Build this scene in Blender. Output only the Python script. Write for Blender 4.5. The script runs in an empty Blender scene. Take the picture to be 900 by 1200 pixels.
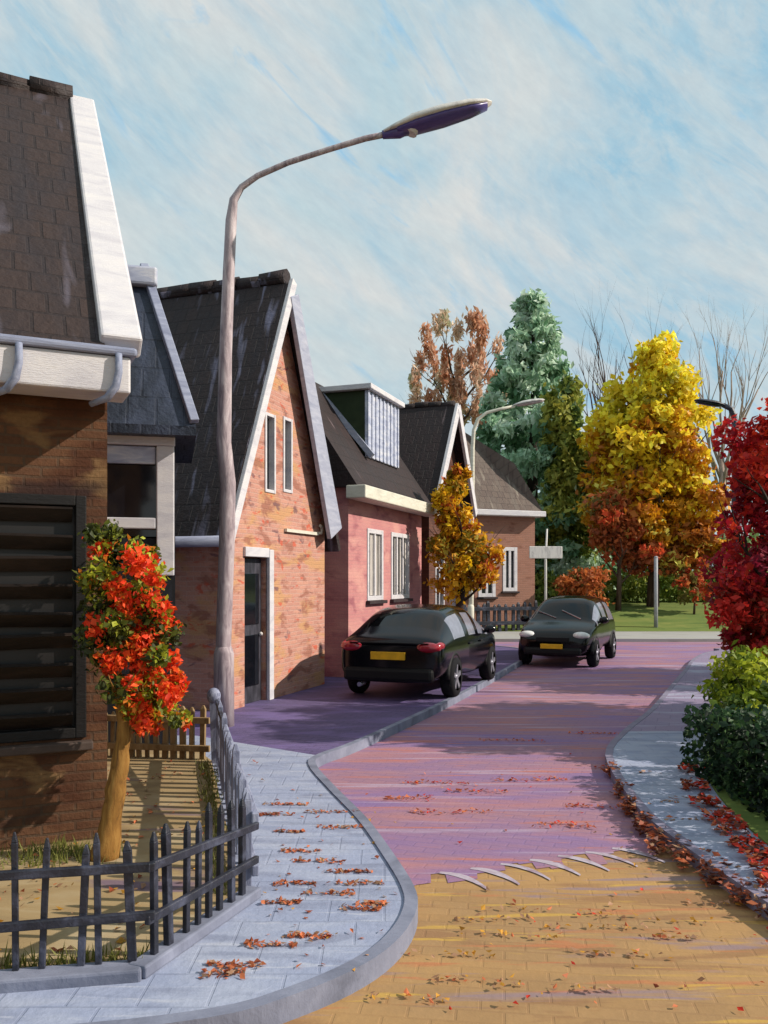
import bpy, bmesh, math, random
import numpy as np
from mathutils import Vector, Matrix

R = math.radians
scene = bpy.context.scene
COL = scene.collection

# ------------------------------------------------------------------ camera, sky, sun, exposure
cam_d = bpy.data.cameras.new('camera')
cam = bpy.data.objects.new('camera', cam_d)
COL.objects.link(cam)
cam.location = (0, 0, 1.9)
cam.rotation_euler = (R(90), 0, 0)
cam_d.sensor_fit = 'VERTICAL'
cam_d.sensor_height = 36.0
cam_d.lens = 30.0                      # 1000 px of focal length on a 1200 px high picture
cam_d.shift_y = 80.0 / 1200.0          # level camera, horizon below the middle
cam_d.clip_start = 0.05
cam_d.clip_end = 2000
scene.camera = cam

SUN_EL, SUN_AZ = 33.0, -5.0            # azimuth measured from +X towards +Y
world = bpy.data.worlds.new('World')
scene.world = world
world.use_nodes = True
wn, wl = world.node_tree.nodes, world.node_tree.links
wn.clear()
w_out = wn.new('ShaderNodeOutputWorld')
w_bg = wn.new('ShaderNodeBackground')
w_bg.inputs['Strength'].default_value = 0.10
sky = wn.new('ShaderNodeTexSky')
sky.sky_type = 'NISHITA'
sky.sun_disc = False
sky.sun_elevation = R(SUN_EL)
sky.sun_rotation = R(90 - SUN_AZ)
sky.air_density = 1.0
sky.dust_density = 1.5
tc = wn.new('ShaderNodeTexCoord')

def w_noise(rot, scl, scale, detail, rough, lo, hi, dist=0.0):
    mp = wn.new('ShaderNodeMapping')
    mr = wn.new('ShaderNodeMapping')
    mr.inputs['Rotation'].default_value = [R(-a) for a in rot]
    mp.inputs['Scale'].default_value = scl
    wl.new(tc.outputs['Generated'], mr.inputs['Vector'])
    wl.new(mr.outputs[0], mp.inputs['Vector'])
    nz = wn.new('ShaderNodeTexNoise')
    nz.inputs['Scale'].default_value = scale
    nz.inputs['Detail'].default_value = detail
    nz.inputs['Roughness'].default_value = rough
    nz.inputs['Distortion'].default_value = dist
    wl.new(mp.outputs[0], nz.inputs['Vector'])
    rp = wn.new('ShaderNodeValToRGB')
    rp.color_ramp.elements[0].position = lo
    rp.color_ramp.elements[1].position = hi
    wl.new(nz.outputs['Fac'], rp.inputs['Fac'])
    return rp.outputs['Color']

def w_mix(a, b, fac, blend='MIX'):
    m = wn.new('ShaderNodeMix'); m.data_type = 'RGBA'; m.blend_type = blend
    for sock, v in ((m.inputs[0], fac), (m.inputs[6], a), (m.inputs[7], b)):
        if hasattr(v, 'is_linked'):
            wl.new(v, sock)
        else:
            sock.default_value = v
    return m.outputs[2]

# thin streaky autumn clouds drawn over the clear sky
cloud_big = w_noise((0, 38, 0), (1.0, 1.0, 2.4), 2.9, 6, .6, .33, .55, .7)
cloud_fine = w_noise((0, 40, 0), (1.0, 1.0, 4.0), 6.5, 6, .66, .44, .58, .9)
blue_dabs = w_noise((0, 42, 0), (1.0, 1.0, 3.2), 5.0, 5, .6, .60, .70, .8)
cloud_grain = w_noise((0, 35, 0), (1, 1, 3.0), 38, 4, .7, .35, .7)
cloud_tint = w_noise((0, 20, 0), (1, 1, 2), 2.6, 4, .55, .40, .64, .5)
blue = w_mix(sky.outputs[0], (3.1, 5.2, 6.5, 1), 0.88)
cloudc = w_mix((4.4, 5.6, 6.1, 1), (6.1, 6.2, 6.15, 1), cloud_tint)
s1 = w_mix(blue, cloudc, cloud_big)
s2 = w_mix(s1, cloudc, w_mix((0, 0, 0, 1), (.55, .55, .55, 1), cloud_fine))
s2 = w_mix(s2, w_mix(s2, (2.2, 4.7, 6.9, 1), .65), blue_dabs)
s3 = w_mix(s2, w_mix(s2, (1.10, 1.09, 1.07, 1), 1.0, 'MULTIPLY'), cloud_grain)
wl.new(s3, w_bg.inputs['Color'])
wl.new(w_bg.outputs[0], w_out.inputs['Surface'])

sun_d = bpy.data.lights.new('sun', 'SUN')
sun_d.energy = 5.0
sun_d.angle = R(0.6)
sun_d.color = (1.0, 0.90, 0.78)
sun = bpy.data.objects.new('sun', sun_d)
COL.objects.link(sun)
sd = Vector((math.cos(R(SUN_EL)) * math.cos(R(SUN_AZ)), math.cos(R(SUN_EL)) * math.sin(R(SUN_AZ)), math.sin(R(SUN_EL))))
sun.rotation_euler = sd.to_track_quat('Z', 'Y').to_euler()

scene.view_settings.view_transform = 'Standard'
scene.view_settings.look = 'None'
scene.view_settings.gamma = 1.0
scene.view_settings.exposure = 0.15
scene.cycles.max_bounces = 5

# ------------------------------------------------------------------ materials
def lin(c):
    """sRGB 0-255 triple -> linear rgba"""
    out = []
    for v in c:
        v /= 255.0
        out.append(v / 12.92 if v <= .04045 else ((v + .055) / 1.055) ** 2.4)
    return (out[0], out[1], out[2], 1.0)

class NT:
    def __init__(s, name):
        s.m = bpy.data.materials.new(name)
        s.m.use_nodes = True
        s.t = s.m.node_tree
        s.n, s.l = s.t.nodes, s.t.links
        s.bsdf = s.n['Principled BSDF']
    def mix(s, a, b, fac, blend='MIX'):
        m = s.n.new('ShaderNodeMix'); m.data_type = 'RGBA'; m.blend_type = blend
        for sock, v in ((m.inputs[0], fac), (m.inputs[6], a), (m.inputs[7], b)):
            if hasattr(v, 'is_linked'): s.l.new(v, sock)
            else: sock.default_value = v
        return m.outputs[2]
    def coord(s, kind='UV', scl=(1, 1, 1), rot=0, loc=(0, 0, 0)):
        t = s.n.new('ShaderNodeTexCoord')
        p = s.n.new('ShaderNodeMapping')
        p.inputs['Scale'].default_value = scl
        p.inputs['Rotation'].default_value = (0, 0, R(rot))
        p.inputs['Location'].default_value = loc
        s.l.new(t.outputs[kind], p.inputs['Vector'])
        return p.outputs[0]
    def noise(s, vec, scale, detail=4, rough=.55, dist=0.0):
        n = s.n.new('ShaderNodeTexNoise')
        n.inputs['Scale'].default_value = scale
        n.inputs['Detail'].default_value = detail
        n.inputs['Roughness'].default_value = rough
        n.inputs['Distortion'].default_value = dist
        s.l.new(vec, n.inputs['Vector'])
        return n.outputs['Fac']
    def ramp(s, fac, stops):
        r = s.n.new('ShaderNodeValToRGB')
        e = r.color_ramp.elements
        while len(e) < len(stops): e.new(.5)
        for el, (p, c) in zip(e, stops):
            el.position = p
            el.color = c if len(c) == 4 else (*c, 1)
        s.l.new(fac, r.inputs['Fac'])
        return r.outputs['Color']
    def mask(s, fac, lo, hi):
        return s.ramp(fac, [(lo, (0, 0, 0, 1)), (hi, (1, 1, 1, 1))])
    def brick(s, vec, w, h, c1, c2, cm, mortar=.012, squash=.5):
        b = s.n.new('ShaderNodeTexBrick')
        b.inputs['Scale'].default_value = 1.0
        b.inputs['Brick Width'].default_value = w
        b.inputs['Row Height'].default_value = h
        b.inputs['Mortar Size'].default_value = mortar
        b.inputs['Mortar Smooth'].default_value = .3
        b.inputs['Color1'].default_value = c1
        b.inputs['Color2'].default_value = c2
        b.inputs['Mortar'].default_value = cm
        b.offset = squash
        s.l.new(vec, b.inputs['Vector'])
        return b.outputs['Color'], b.outputs['Fac']
    def bump(s, fac, strength, dist=.01):
        b = s.n.new('ShaderNodeBump')
        b.inputs['Strength'].default_value = strength
        b.inputs['Distance'].default_value = dist
        s.l.new(fac, b.inputs['Height'])
        s.l.new(b.outputs[0], s.bsdf.inputs['Normal'])
    def done(s, col, rough=.7, spec=.3, metal=0.0):
        if hasattr(col, 'is_linked'): s.l.new(col, s.bsdf.inputs['Base Color'])
        else: s.bsdf.inputs['Base Color'].default_value = col
        s.bsdf.inputs['Roughness'].default_value = rough
        s.bsdf.inputs['Specular IOR Level'].default_value = spec
        s.bsdf.inputs['Metallic'].default_value = metal
        return s.m

def brush(name, cols, scale=3.0, scl=(1, 1, 1), rot=0, rough=.6, spec=.3, bump=.35, kind='UV', dist=.8, streaks=None, bumpd=.01):
    """a surface laid on in broad uneven strokes of a few close colours; streaks = (colour, scale xyz, scale, lo, hi)"""
    s = NT(name)
    v = s.coord(kind, scl, rot)
    n = s.noise(v, scale, 5, .6, dist)
    k = len(cols)
    c = s.ramp(n, [(.30 + .40 * i / max(1, k - 1), lin(cc)) for i, cc in enumerate(cols)])
    for (sc, sv, ss, lo, hi) in (streaks or []):
        v2 = s.coord(kind, sv, rot, (3.1, 1.7, .4))
        c = s.mix(c, lin(sc), s.mask(s.noise(v2, ss, 3, .5, .3), lo, hi))
    v3 = s.coord(kind, tuple(a * b for a, b in zip(scl, (1, 3, 1))), rot)
    s.bump(s.noise(v3, scale * 7, 4, .65, .3), bump, bumpd)
    return s.done(c, rough, spec)

def brickwork(name, c1, c2, cm, patches, w=.21, h=.065, rough=.85, seed=0.0, mortar=.010, bump=.5):
    s = NT(name)
    v = s.coord('UV', (1, 1, 1), 0, (seed, seed * .7, 0))
    # hand laid: warp the courses slightly
    nz = s.n.new('ShaderNodeTexNoise'); nz.inputs['Scale'].default_value = 2.2; nz.inputs['Detail'].default_value = 3
    s.l.new(v, nz.inputs['Vector'])
    add = s.n.new('ShaderNodeMix'); add.data_type = 'VECTOR'; add.inputs[0].default_value = .035
    s.l.new(v, add.inputs[4]); s.l.new(nz.outputs['Color'], add.inputs[5])
    bc, bf = s.brick(add.outputs[1], w, h, lin(c1), lin(c2), lin(cm), mortar)
    c = bc
    for i, (pc, ps, lo, hi) in enumerate(patches):
        v2 = s.coord('UV', (1.0, 2.3, 1), 0, (seed + i * 3.7, i * 1.9, 0))
        c = s.mix(c, s.mix(c, lin(pc), .8), s.mask(s.noise(v2, ps, 3, .55, .4), lo, hi))
    v4 = s.coord('UV', (1, 1, 1))
    g = s.noise(v4, 40, 3, .6)
    c = s.mix(c, s.mix(c, (1.25, 1.2, 1.15, 1), 1, 'MULTIPLY'), s.mask(g, .35, .75))
    mh = s.n.new('ShaderNodeMath'); mh.operation = 'MULTIPLY_ADD'
    mh.inputs[1].default_value = -1.0
    s.l.new(bf, mh.inputs[0]); s.l.new(g, mh.inputs[2])
    s.bump(mh.outputs[0], bump, .012)
    return s.done(c, rough, .2)

def tiles(name, cols, streak, w=.24, h=.30, rough=.65, streak_amt=(.58, .68), seed=0.0):
    """roof tiles in courses, weathered with pale runs down the slope"""
    s = NT(name)
    v = s.coord('UV', (1, 1, 1), 0, (seed, 0, 0))
    a, f = s.brick(v, w, h, lin(cols[0]), lin(cols[1]), lin([x * .5 + y * .5 for x, y in zip(cols[1], cols[2])]), .014, .5)
    v1 = s.coord('UV', (1.6, .5, 1), 12, (seed, seed, 0))
    c = s.mix(a, lin(cols[3]), s.mask(s.noise(v1, 1.6, 4, .6, .6), .45, .7))
    v2 = s.coord('UV', (4.5, .8, 1), 14, (seed * 2, .5, 0))
    c = s.mix(c, lin(streak), s.mask(s.noise(v2, 1.3, 2, .5, .5), *streak_amt))
    mh = s.n.new('ShaderNodeMath'); mh.operation = 'MULTIPLY_ADD'; mh.inputs[1].default_value = -1.2
    s.l.new(f, mh.inputs[0]); s.l.new(s.noise(v, 14, 4, .6), mh.inputs[2])
    s.bump(mh.outputs[0], .6, .03)
    return s.done(c, rough, .3)

def leaf_mat(name, c):
    s = NT(name)
    oi = s.n.new('ShaderNodeNewGeometry')
    col = lin(c)
    hi = tuple(min(1, x * 1.35 + .004) for x in col[:3]) + (1,)
    lo = tuple(x * .62 for x in col[:3]) + (1,)
    s.l.new(s.ramp(oi.outputs['Random Per Island'], [(0, lo), (.5, col), (1, hi)]), s.bsdf.inputs['Base Color'])
    s.bsdf.inputs['Roughness'].default_value = .55
    s.bsdf.inputs['Specular IOR Level'].default_value = .3
    s.bsdf.inputs['Subsurface Weight'].default_value = 0
    tr = s.n.new('ShaderNodeBsdfTranslucent')
    s.l.new(s.ramp(oi.outputs['Random Per Island'], [(0, col), (1, hi)]), tr.inputs['Color'])
    mx = s.n.new('ShaderNodeMixShader'); mx.inputs[0].default_value = .35
    out = s.n['Material Output']
    s.l.new(s.bsdf.outputs[0], mx.inputs[1]); s.l.new(tr.outputs[0], mx.inputs[2])
    s.l.new(mx.outputs[0], out.inputs['Surface'])
    return s.m

def plain(name, c, rough=.5, spec=.5, metal=0.0, bump=0.0, coat=0.0):
    s = NT(name)
    v = s.coord('Object', (1, 1, 1))
    n = s.noise(v, 9, 4, .6)
    col = lin(c)
    cc = s.ramp(n, [(.3, tuple(x * .82 for x in col[:3]) + (1,)), (.7, tuple(min(1, x * 1.15) for x in col[:3]) + (1,))])
    if bump: s.bump(n, bump, .01)
    s.done(cc, rough, spec, metal)
    s.bsdf.inputs['Coat Weight'].default_value = coat
    return s.m

# ------------------------------------------------------------------ mesh helpers
def auto_uv(me):
    uv = me.uv_layers.new(name='UVMap') if not me.uv_layers else me.uv_layers[0]
    vs = me.vertices
    for p in me.polygons:
        n = p.normal
        if abs(n.z) > .985 or n.length < .5:
            t, b = Vector((1, 0, 0)), Vector((0, 1, 0))
        else:
            t = Vector((0, 0, 1)).cross(n).normalized()
            b = n.cross(t).normalized()
        for li in p.loop_indices:
            co = vs[me.loops[li].vertex_index].co
            uv.data[li].uv = (co.dot(t), co.dot(b))

class MB:
    def __init__(s): s.v, s.f, s.mi, s.sm = [], [], [], []
    def add(s, verts, faces, mi=0, smooth=False):
        o = len(s.v)
        s.v += [Vector(q) for q in verts]
        for f in faces:
            s.f.append([i + o for i in f]); s.mi.append(mi); s.sm.append(smooth)
        return s
    def box(s, lo, hi, rot=0, piv=None, bev=0, mi=0):
        (x0, y0, z0), (x1, y1, z1) = lo, hi
        vs = [Vector(q) for q in ((x0, y0, z0), (x1, y0, z0), (x1, y1, z0), (x0, y1, z0), (x0, y0, z1), (x1, y0, z1), (x1, y1, z1), (x0, y1, z1))]
        if rot:
            piv = Vector(piv) if piv else (Vector(lo) + Vector(hi)) / 2
            m = Matrix.Rotation(rot, 3, 'Z')
            vs = [m @ (q - piv) + piv for q in vs]
        return s.add(vs, [(0, 3, 2, 1), (4, 5, 6, 7), (0, 1, 5, 4), (1, 2, 6, 5), (2, 3, 7, 6), (3, 0, 4, 7)], mi)
    def beam(s, a, b, w, h, up=(0, 0, 1), mi=0, w2=None, h2=None):
        a, b = Vector(a), Vector(b)
        d = (b - a).normalized()
        up = Vector(up)
        x = d.cross(up)
        if x.length < 1e-4: x = d.cross(Vector((0, 1, 0)))
        x.normalize(); y = x.cross(d).normalized()
        w2 = w if w2 is None else w2; h2 = h if h2 is None else h2
        vs = []
        for c, ww, hh in ((a, w, h), (b, w2, h2)):
            vs += [c - x * ww / 2 - y * hh / 2, c + x * ww / 2 - y * hh / 2, c + x * ww / 2 + y * hh / 2, c - x * ww / 2 + y * hh / 2]
        return s.add(vs, [(0, 1, 2, 3), (7, 6, 5, 4), (0, 4, 5, 1), (1, 5, 6, 2), (2, 6, 7, 3), (3, 7, 4, 0)], mi)
    def prism(s, poly, d, mi=0):
        """closed prism: list of 3-D points swept by vector d"""
        n = len(poly); d = Vector(d)
        vs = [Vector(q) for q in poly] + [Vector(q) + d for q in poly]
        fs = [list(range(n))[::-1], [i + n for i in range(n)]] + [[i, (i + 1) % n, (i + 1) % n + n, i + n] for i in range(n)]
        return s.add(vs, fs, mi)
    def tube(s, pts, radii, n=10, mi=0, caps=True):
        pts = [Vector(p) for p in pts]
        if not hasattr(radii, '__len__'): radii = [radii] * len(pts)
        vs, fs = [], []
        ref = None
        for i, p in enumerate(pts):
            d = (pts[min(i + 1, len(pts) - 1)] - pts[max(i - 1, 0)]).normalized()
            if ref is None:
                ref = d.cross(Vector((0, 0, 1)))
                if ref.length < .05: ref = d.cross(Vector((0, 1, 0)))
            ref = (ref - d * ref.dot(d)).normalized()
            y = d.cross(ref)
            for k in range(n):
                a = 2 * math.pi * k / n
                vs.append(p + (ref * math.cos(a) + y * math.sin(a)) * radii[i])
        for i in range(len(pts) - 1):
            for k in range(n):
                fs.append((i * n + k, i * n + (k + 1) % n, (i + 1) * n + (k + 1) % n, (i + 1) * n + k))
        s.add(vs, fs, mi, True)
        if caps:
            o = len(s.v) - len(vs)
            s.f.append([o + k for k in range(n)][::-1]); s.mi.append(mi); s.sm.append(False)
            s.f.append([o + (len(pts) - 1) * n + k for k in range(n)]); s.mi.append(mi); s.sm.append(False)
        return s
    def ball(s, c, r, n=12, m=8, mi=0):
        c = Vector(c)
        r = Vector(r) if hasattr(r, '__len__') else Vector((r, r, r))
        vs, fs = [c + Vector((0, 0, -r.z))], []
        for i in range(1, m):
            t = -math.pi / 2 + math.pi * i / m
            for k in range(n):
                a = 2 * math.pi * k / n
                vs.append(c + Vector((r.x * math.cos(t) * math.cos(a), r.y * math.cos(t) * math.sin(a), r.z * math.sin(t))))
        vs.append(c + Vector((0, 0, r.z)))
        for k in range(n):
            fs.append((0, 1 + (k + 1) % n, 1 + k))
            for i in range(m - 2):
                fs.append((1 + i * n + k, 1 + i * n + (k + 1) % n, 1 + (i + 1) * n + (k + 1) % n, 1 + (i + 1) * n + k))
            fs.append((len(vs) - 1, 1 + (m - 2) * n + k, 1 + (m - 2) * n + (k + 1) % n))
        return s.add(vs, fs, mi, True)
    def mesh(s, name, mats, fix=True):
        me = bpy.data.meshes.new(name)
        me.from_pydata(s.v, [], s.f)
        for m in (mats if isinstance(mats, (list, tuple)) else [mats]): me.materials.append(m)
        me.polygons.foreach_set('material_index', s.mi)
        me.polygons.foreach_set('use_smooth', s.sm)
        if fix:
            bm = bmesh.new(); bm.from_mesh(me)
            bmesh.ops.recalc_face_normals(bm, faces=bm.faces)
            bm.to_mesh(me); bm.free()
        me.update()
        auto_uv(me)
        return me
    def build(s, name, mats, parent=None, bevel=0, fix=True):
        o = bpy.data.objects.new(name, s.mesh(name, mats, fix))
        COL.objects.link(o)
        if parent: o.parent = parent
        if bevel:
            b = o.modifiers.new('bevel', 'BEVEL'); b.width = bevel; b.segments = 2; b.limit_method = 'ANGLE'
        return o

def thing(name, label, cat, loc=(0, 0, 0), rz=0, group=None):
    o = bpy.data.objects.new(name, None)
    COL.objects.link(o)
    o.location = loc; o.rotation_euler = (0, 0, rz)
    o.empty_display_size = .2
    tag(o, label, cat, group)
    return o

def tag(o, label=None, cat=None, group=None, kind=None):
    if label: o['label'] = label
    if cat: o['category'] = cat
    if group: o['group'] = group
    if kind: o['kind'] = kind
    return o

def cut(mb, boxes, name, mat, parent):
    """a solid wall with real recesses where doors and windows sit"""
    a = mb.build(name, mat, parent)
    c = MB()
    for lo, hi in boxes: c.box(lo, hi)
    co = c.build('opening_cutter', mat)
    if parent: co.parent = parent
    bo = a.modifiers.new('b', 'BOOLEAN'); bo.operation = 'DIFFERENCE'; bo.object = co; bo.solver = 'EXACT'
    bpy.context.view_layer.update()
    dg = bpy.context.evaluated_depsgraph_get()
    me = bpy.data.meshes.new_from_object(a.evaluated_get(dg))
    a.modifiers.clear()
    a.data = me
    bpy.data.objects.remove(co, do_unlink=True)
    while len(me.uv_layers): me.uv_layers.remove(me.uv_layers[0])
    auto_uv(me)
    return a

def wob(rng, a): return rng.uniform(-a, a)

# ------------------------------------------------------------------ palette
WHITE = brush('white_paint', [(182, 179, 186), (200, 197, 201), (210, 206, 206)], 2.5, (1, 3, 1), rough=.5, bump=.5)
CREAM = brush('cream_paint', [(190, 186, 172), (208, 204, 188), (218, 214, 200)], 3, (1, 4, 1), rough=.5, bump=.5)
BLUEWHITE = brush('blue_white_paint', [(140, 146, 172), (172, 178, 198), (206, 206, 212)], 2.5, (1, 4, 1), rough=.5, bump=.5)
GLASS = plain('dark_glass', (16, 18, 24), .08, .6)
IRON = brush('blue_black_iron', [(22, 24, 32), (36, 38, 50), (74, 78, 96)], 6, (1, 1, 1), kind='Object', rough=.45, spec=.5, bump=.5)
LAVENDER = brush('lavender_steel', [(118, 104, 112), (164, 148, 152), (196, 184, 186)], 5, (3, 3, .6), kind='Object', rough=.5, spec=.4, bump=.4)
PALEPOST = brush('pale_steel', [(168, 164, 162), (206, 202, 198), (222, 218, 210)], 5, (2, 2, .5), kind='Object', rough=.5, bump=.3)

# ------------------------------------------------------------------ ground, roads, pavements
def sheet(name, pts, z, mat, kind='structure', sub=0):
    mb = MB(); mb.add([(x, y, z) for x, y in pts], [list(range(len(pts)))])
    o = mb.build(name, mat)
    me = o.data
    if me.polygons[0].normal.z < 0: me.flip_normals()
    if kind: o['kind'] = kind
    return o

def slab(name, pts, z0, z1, mat):
    mb = MB(); mb.prism([(x, y, z0) for x, y in pts], (0, 0, z1 - z0))
    o = mb.build(name, mat); o['kind'] = 'structure'
    return o

M_ground = brush('earth_grass', [(70, 84, 40), (92, 100, 50), (104, 92, 52)], .8, rough=.95, bump=.5)
sheet('ground', [(-700, -700), (700, -700), (700, 700), (-700, 700)], 0, M_ground)

def road_mat(name, c1, c2, cm, layers, w, h, rot, bumpy=.5):
    s = NT(name)
    v = s.coord('UV', (1, 1, 1), rot)
    bc, bf = s.brick(v, w, h, lin(c1), lin(c2), lin(cm), .008)
    c = bc
    for i, (pc, sv, ss, lo, hi, amt) in enumerate(layers):
        v2 = s.coord('UV', sv, 0, (i * 5.3 + 1, i * 2.1, 0))
        c = s.mix(c, s.mix(c, lin(pc), amt), s.mask(s.noise(v2, ss, 4, .55, .6), lo, hi))
    mh = s.n.new('ShaderNodeMath'); mh.operation = 'MULTIPLY_ADD'; mh.inputs[1].default_value = -.8
    s.l.new(bf, mh.inputs[0]); s.l.new(s.noise(v, 18, 4, .6), mh.inputs[2])
    s.bump(mh.outputs[0], bumpy, .012)
    return s.done(c, .75, .3)

M_tan = road_mat('ochre_clinkers', (148, 116, 78), (154, 122, 84), (146, 114, 78), [
    ((170, 132, 84), (.55, 1.5, 1), 1.1, .40, .62, .75),
    ((130, 94, 66), (.5, 3.0, 1), 1.6, .55, .64, .6),
    ((170, 108, 72), (.6, 6.0, 1), 1.5, .59, .65, .8),
    ((182, 146, 70), (.6, 6.0, 1), 2.0, .60, .66, .8),
    ((130, 112, 122), (.5, 5.0, 1), 1.3, .57, .65, .75)], .21, .105, 8, .35)
M_pink = road_mat('mauve_red_clinkers', (142, 108, 128), (150, 112, 126), (136, 104, 126), [
    ((122, 100, 148), (.35, 1.4, 1), .8, .42, .60, .8),  # shadow violet worked into the road colour as broad streaks
    ((164, 114, 116), (.45, 2.2, 1), 1.2, .50, .64, .75),
    ((172, 106, 94), (.6, 5.0, 1), 1.4, .59, .65, .8),
    ((166, 150, 172), (.3, 5.0, 1), 1.1, .58, .66, .7)], .21, .105, 20, .35)
M_pave = road_mat('blue_grey_paving', (138, 146, 170), (144, 152, 176), (132, 140, 164), [
    ((156, 162, 180), (.8, 2.5, 1), 1.5, .44, .60, .75),
    ((120, 126, 148), (.7, 2.5, 1), 1.9, .52, .66, .7),
    ((168, 172, 186), (.8, 7.0, 1), 2.2, .60, .67, .7)], .30, .30, 0, .6)
M_bay = road_mat('shade_violet_bay_bricks', (86, 76, 112), (94, 82, 120), (78, 68, 104), [  # violet of the shadow on the bay is tinted into the brick colour
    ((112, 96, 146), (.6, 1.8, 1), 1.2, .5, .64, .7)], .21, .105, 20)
M_kerb = brush('kerb_stone', [(96, 100, 116), (118, 122, 140), (136, 140, 158)], 2.2, (1, 1, 1), kind='Object', rough=.75, bump=.5)
M_lilac = road_mat('shaded_lilac_paving', (128, 116, 142), (136, 122, 146), (122, 110, 136), [((156, 158, 178), (.4, 1.2, 1), 1.3, .55, .62, .8)], .30, .30, 20, .4)  # purple shade and paler lit patches are put into the paving colour
M_backpave = brush('pale_paving', [(140, 138, 134), (160, 158, 152), (150, 150, 160)], 1.5, (.5, 2, 1), rough=.8)
M_sand = brush('sandy_garden', [(124, 104, 76), (150, 128, 92), (166, 150, 120)], 1.4, (.7, 1.6, 1), rough=.9, streaks=[((112, 94, 104), (.6, 2.4, 1), 1.6, .58, .68)])
M_lawn = brush('lawn', [(76, 96, 42), (98, 114, 52), (118, 124, 62)], 1.2, (.4, 1.6, 1), rough=.95, bump=.7)

sheet('side_street', [(-30, -12), (30, -12), (30, 12), (-30, 12)], .004, M_tan)
rj = random.Random(31)
edge = []
for i in range(46):                    # the brick course ends in uneven steps against the ochre paving
    t = i / 46; x_, y_ = -2.0 + 4.6 * t, 4.52 + 1.71 * t + rj.uniform(-.13, .13)
    edge += [(x_, y_), (x_ + .094, y_ + .035)]
sheet('street', edge + [(2.75, 6.30), (30, 12.5), (30, 26.2), (-30, 26.2), (-30, 6)], .008, M_pink)

KERB = [(-9, 3.12), (-3, 3.22), (-1.5, 3.33), (-.72, 3.49), (-.37, 3.70), (-.09, 3.98), (.085, 4.29), (.18, 4.66), (.175, 5.0), (.06, 5.6), (-.13, 6.43), (-.42, 7.4), (-.66, 8.3), (-.62, 8.75),
        (-.22, 9.6), (1.02, 12.86), (2.58, 17.5), (3.40, 20.2), (3.65, 22.0), (3.2, 23.2), (1.5, 24.0), (-9, 24.4)]
def smooth(pts, n=4):
    out = []
    P = [Vector((*p, 0)) for p in pts]
    for i in range(len(P) - 1):
        p0, p1, p2, p3 = P[max(i - 1, 0)], P[i], P[i + 1], P[min(i + 2, len(P) - 1)]
        for k in range(n):
            t = k / n
            q = .5 * ((2 * p1) + (p2 - p0) * t + (2 * p0 - 5 * p1 + 4 * p2 - p3) * t * t + (3 * p1 - p0 - 3 * p2 + p3) * t ** 3)
            out.append((q.x, q.y))
    out.append(pts[-1])
    return out
def offset(pts, d):
    out = []
    for i, p in enumerate(pts):
        a, b = Vector(pts[max(i - 1, 0)]), Vector(pts[min(i + 1, len(pts) - 1)])
        t = (b - a).normalized()
        out.append((p[0] - t.y * d, p[1] + t.x * d))
    return out
kl = smooth(KERB)
inner = offset(kl, .075)
def strip(name, a, b, z0, z1, mat):
    mb = MB()
    n = len(a)
    vs = [(x, y, z1) for x, y in a] + [(x, y, z1) for x, y in b] + [(x, y, z0) for x, y in a] + [(x, y, z0) for x, y in b]
    fs = []
    for i in range(n - 1):
        fs += [(i, i + 1, n + i + 1, n + i), (2 * n + i, i, i + 1, 2 * n + i + 1)[::1], (3 * n + i, n + i, n + i + 1, 3 * n + i + 1)]
    fs += [(0, n, 3 * n, 2 * n), (n - 1, 2 * n - 1, 4 * n - 1, 3 * n - 1)]
    mb.add(vs, fs)
    o = mb.build(name, mat); o['kind'] = 'structure'
    return o
strip('kerb', kl, inner, 0, .112, M_kerb)
split = 4 * 13
near_in = inner[:split + 1]
far_in = inner[split:]
slab('pavement', near_in + [(-2.2, 9.9), (-9, 9.9)], 0, .10, M_pave)
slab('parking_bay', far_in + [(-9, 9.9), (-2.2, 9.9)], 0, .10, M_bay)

RK = [(2.32, 3.4), (2.12, 4.9), (2.02, 6.0), (2.02, 6.9), (2.28, 8.8), (2.85, 10.2), (3.75, 12.0), (4.9, 14.6), (6.05, 17.2), (7.3, 20.0), (8.6, 21.9), (11.0, 23.0), (30, 24)]
RI = [(2.75, 3.4), (2.60, 4.9), (2.62, 6.0), (2.85, 7.4), (3.3, 8.8), (4.1, 10.2), (5.0, 12.0), (6.2, 14.6), (7.4, 17.2), (8.7, 19.0), (10.0, 20.5), (12.0, 21.6), (30, 22.4)]
rk, ri = smooth(RK), smooth(RI)
rin = offset(rk, -.075)
M_redge = brush('lilac_edging', [(112, 106, 126), (134, 128, 148)], 3, (1, 1, 1), rough=.75, bump=.5)
strip('kerb', rk, rin, 0, .105, M_redge)
sp_ = 4 * 5
slab('pavement', rin[:sp_ + 1] + ri[:sp_ + 1][::-1], 0, .10, M_pave)
slab('pavement', rin[sp_:] + ri[sp_:][::-1], 0, .10, M_lilac)
slab('garden_lawn', ri + [(30, 3.4)], 0, .115, M_lawn)
slab('pavement', [(-30, 26.2), (30, 26.2), (30, 30.0), (-30, 30.0)], 0, .10, M_backpave)
# rising lawn bank behind the cross street
mb = MB()
gx = np.linspace(-60, 80, 29); gy = np.array([30, 31, 32.5, 35, 39, 45, 55, 80, 140])
gz = np.array([.104, .32, .72, 1.0, 1.15, 1.2, 1.2, 1.2, 1.2])
rr = random.Random(4)
vs = [(x, y, z + (rr.uniform(-.05, .05) if 0 < j else 0)) for j, (y, z) in enumerate(zip(gy, gz)) for x in gx]
nx = len(gx)
mb.add(vs, [(j * nx + i, j * nx + i + 1, (j + 1) * nx + i + 1, (j + 1) * nx + i) for j in range(len(gy) - 1) for i in range(nx - 1)], 0, True)
o = mb.build('lawn_bank', M_lawn); o['kind'] = 'structure'
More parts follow.
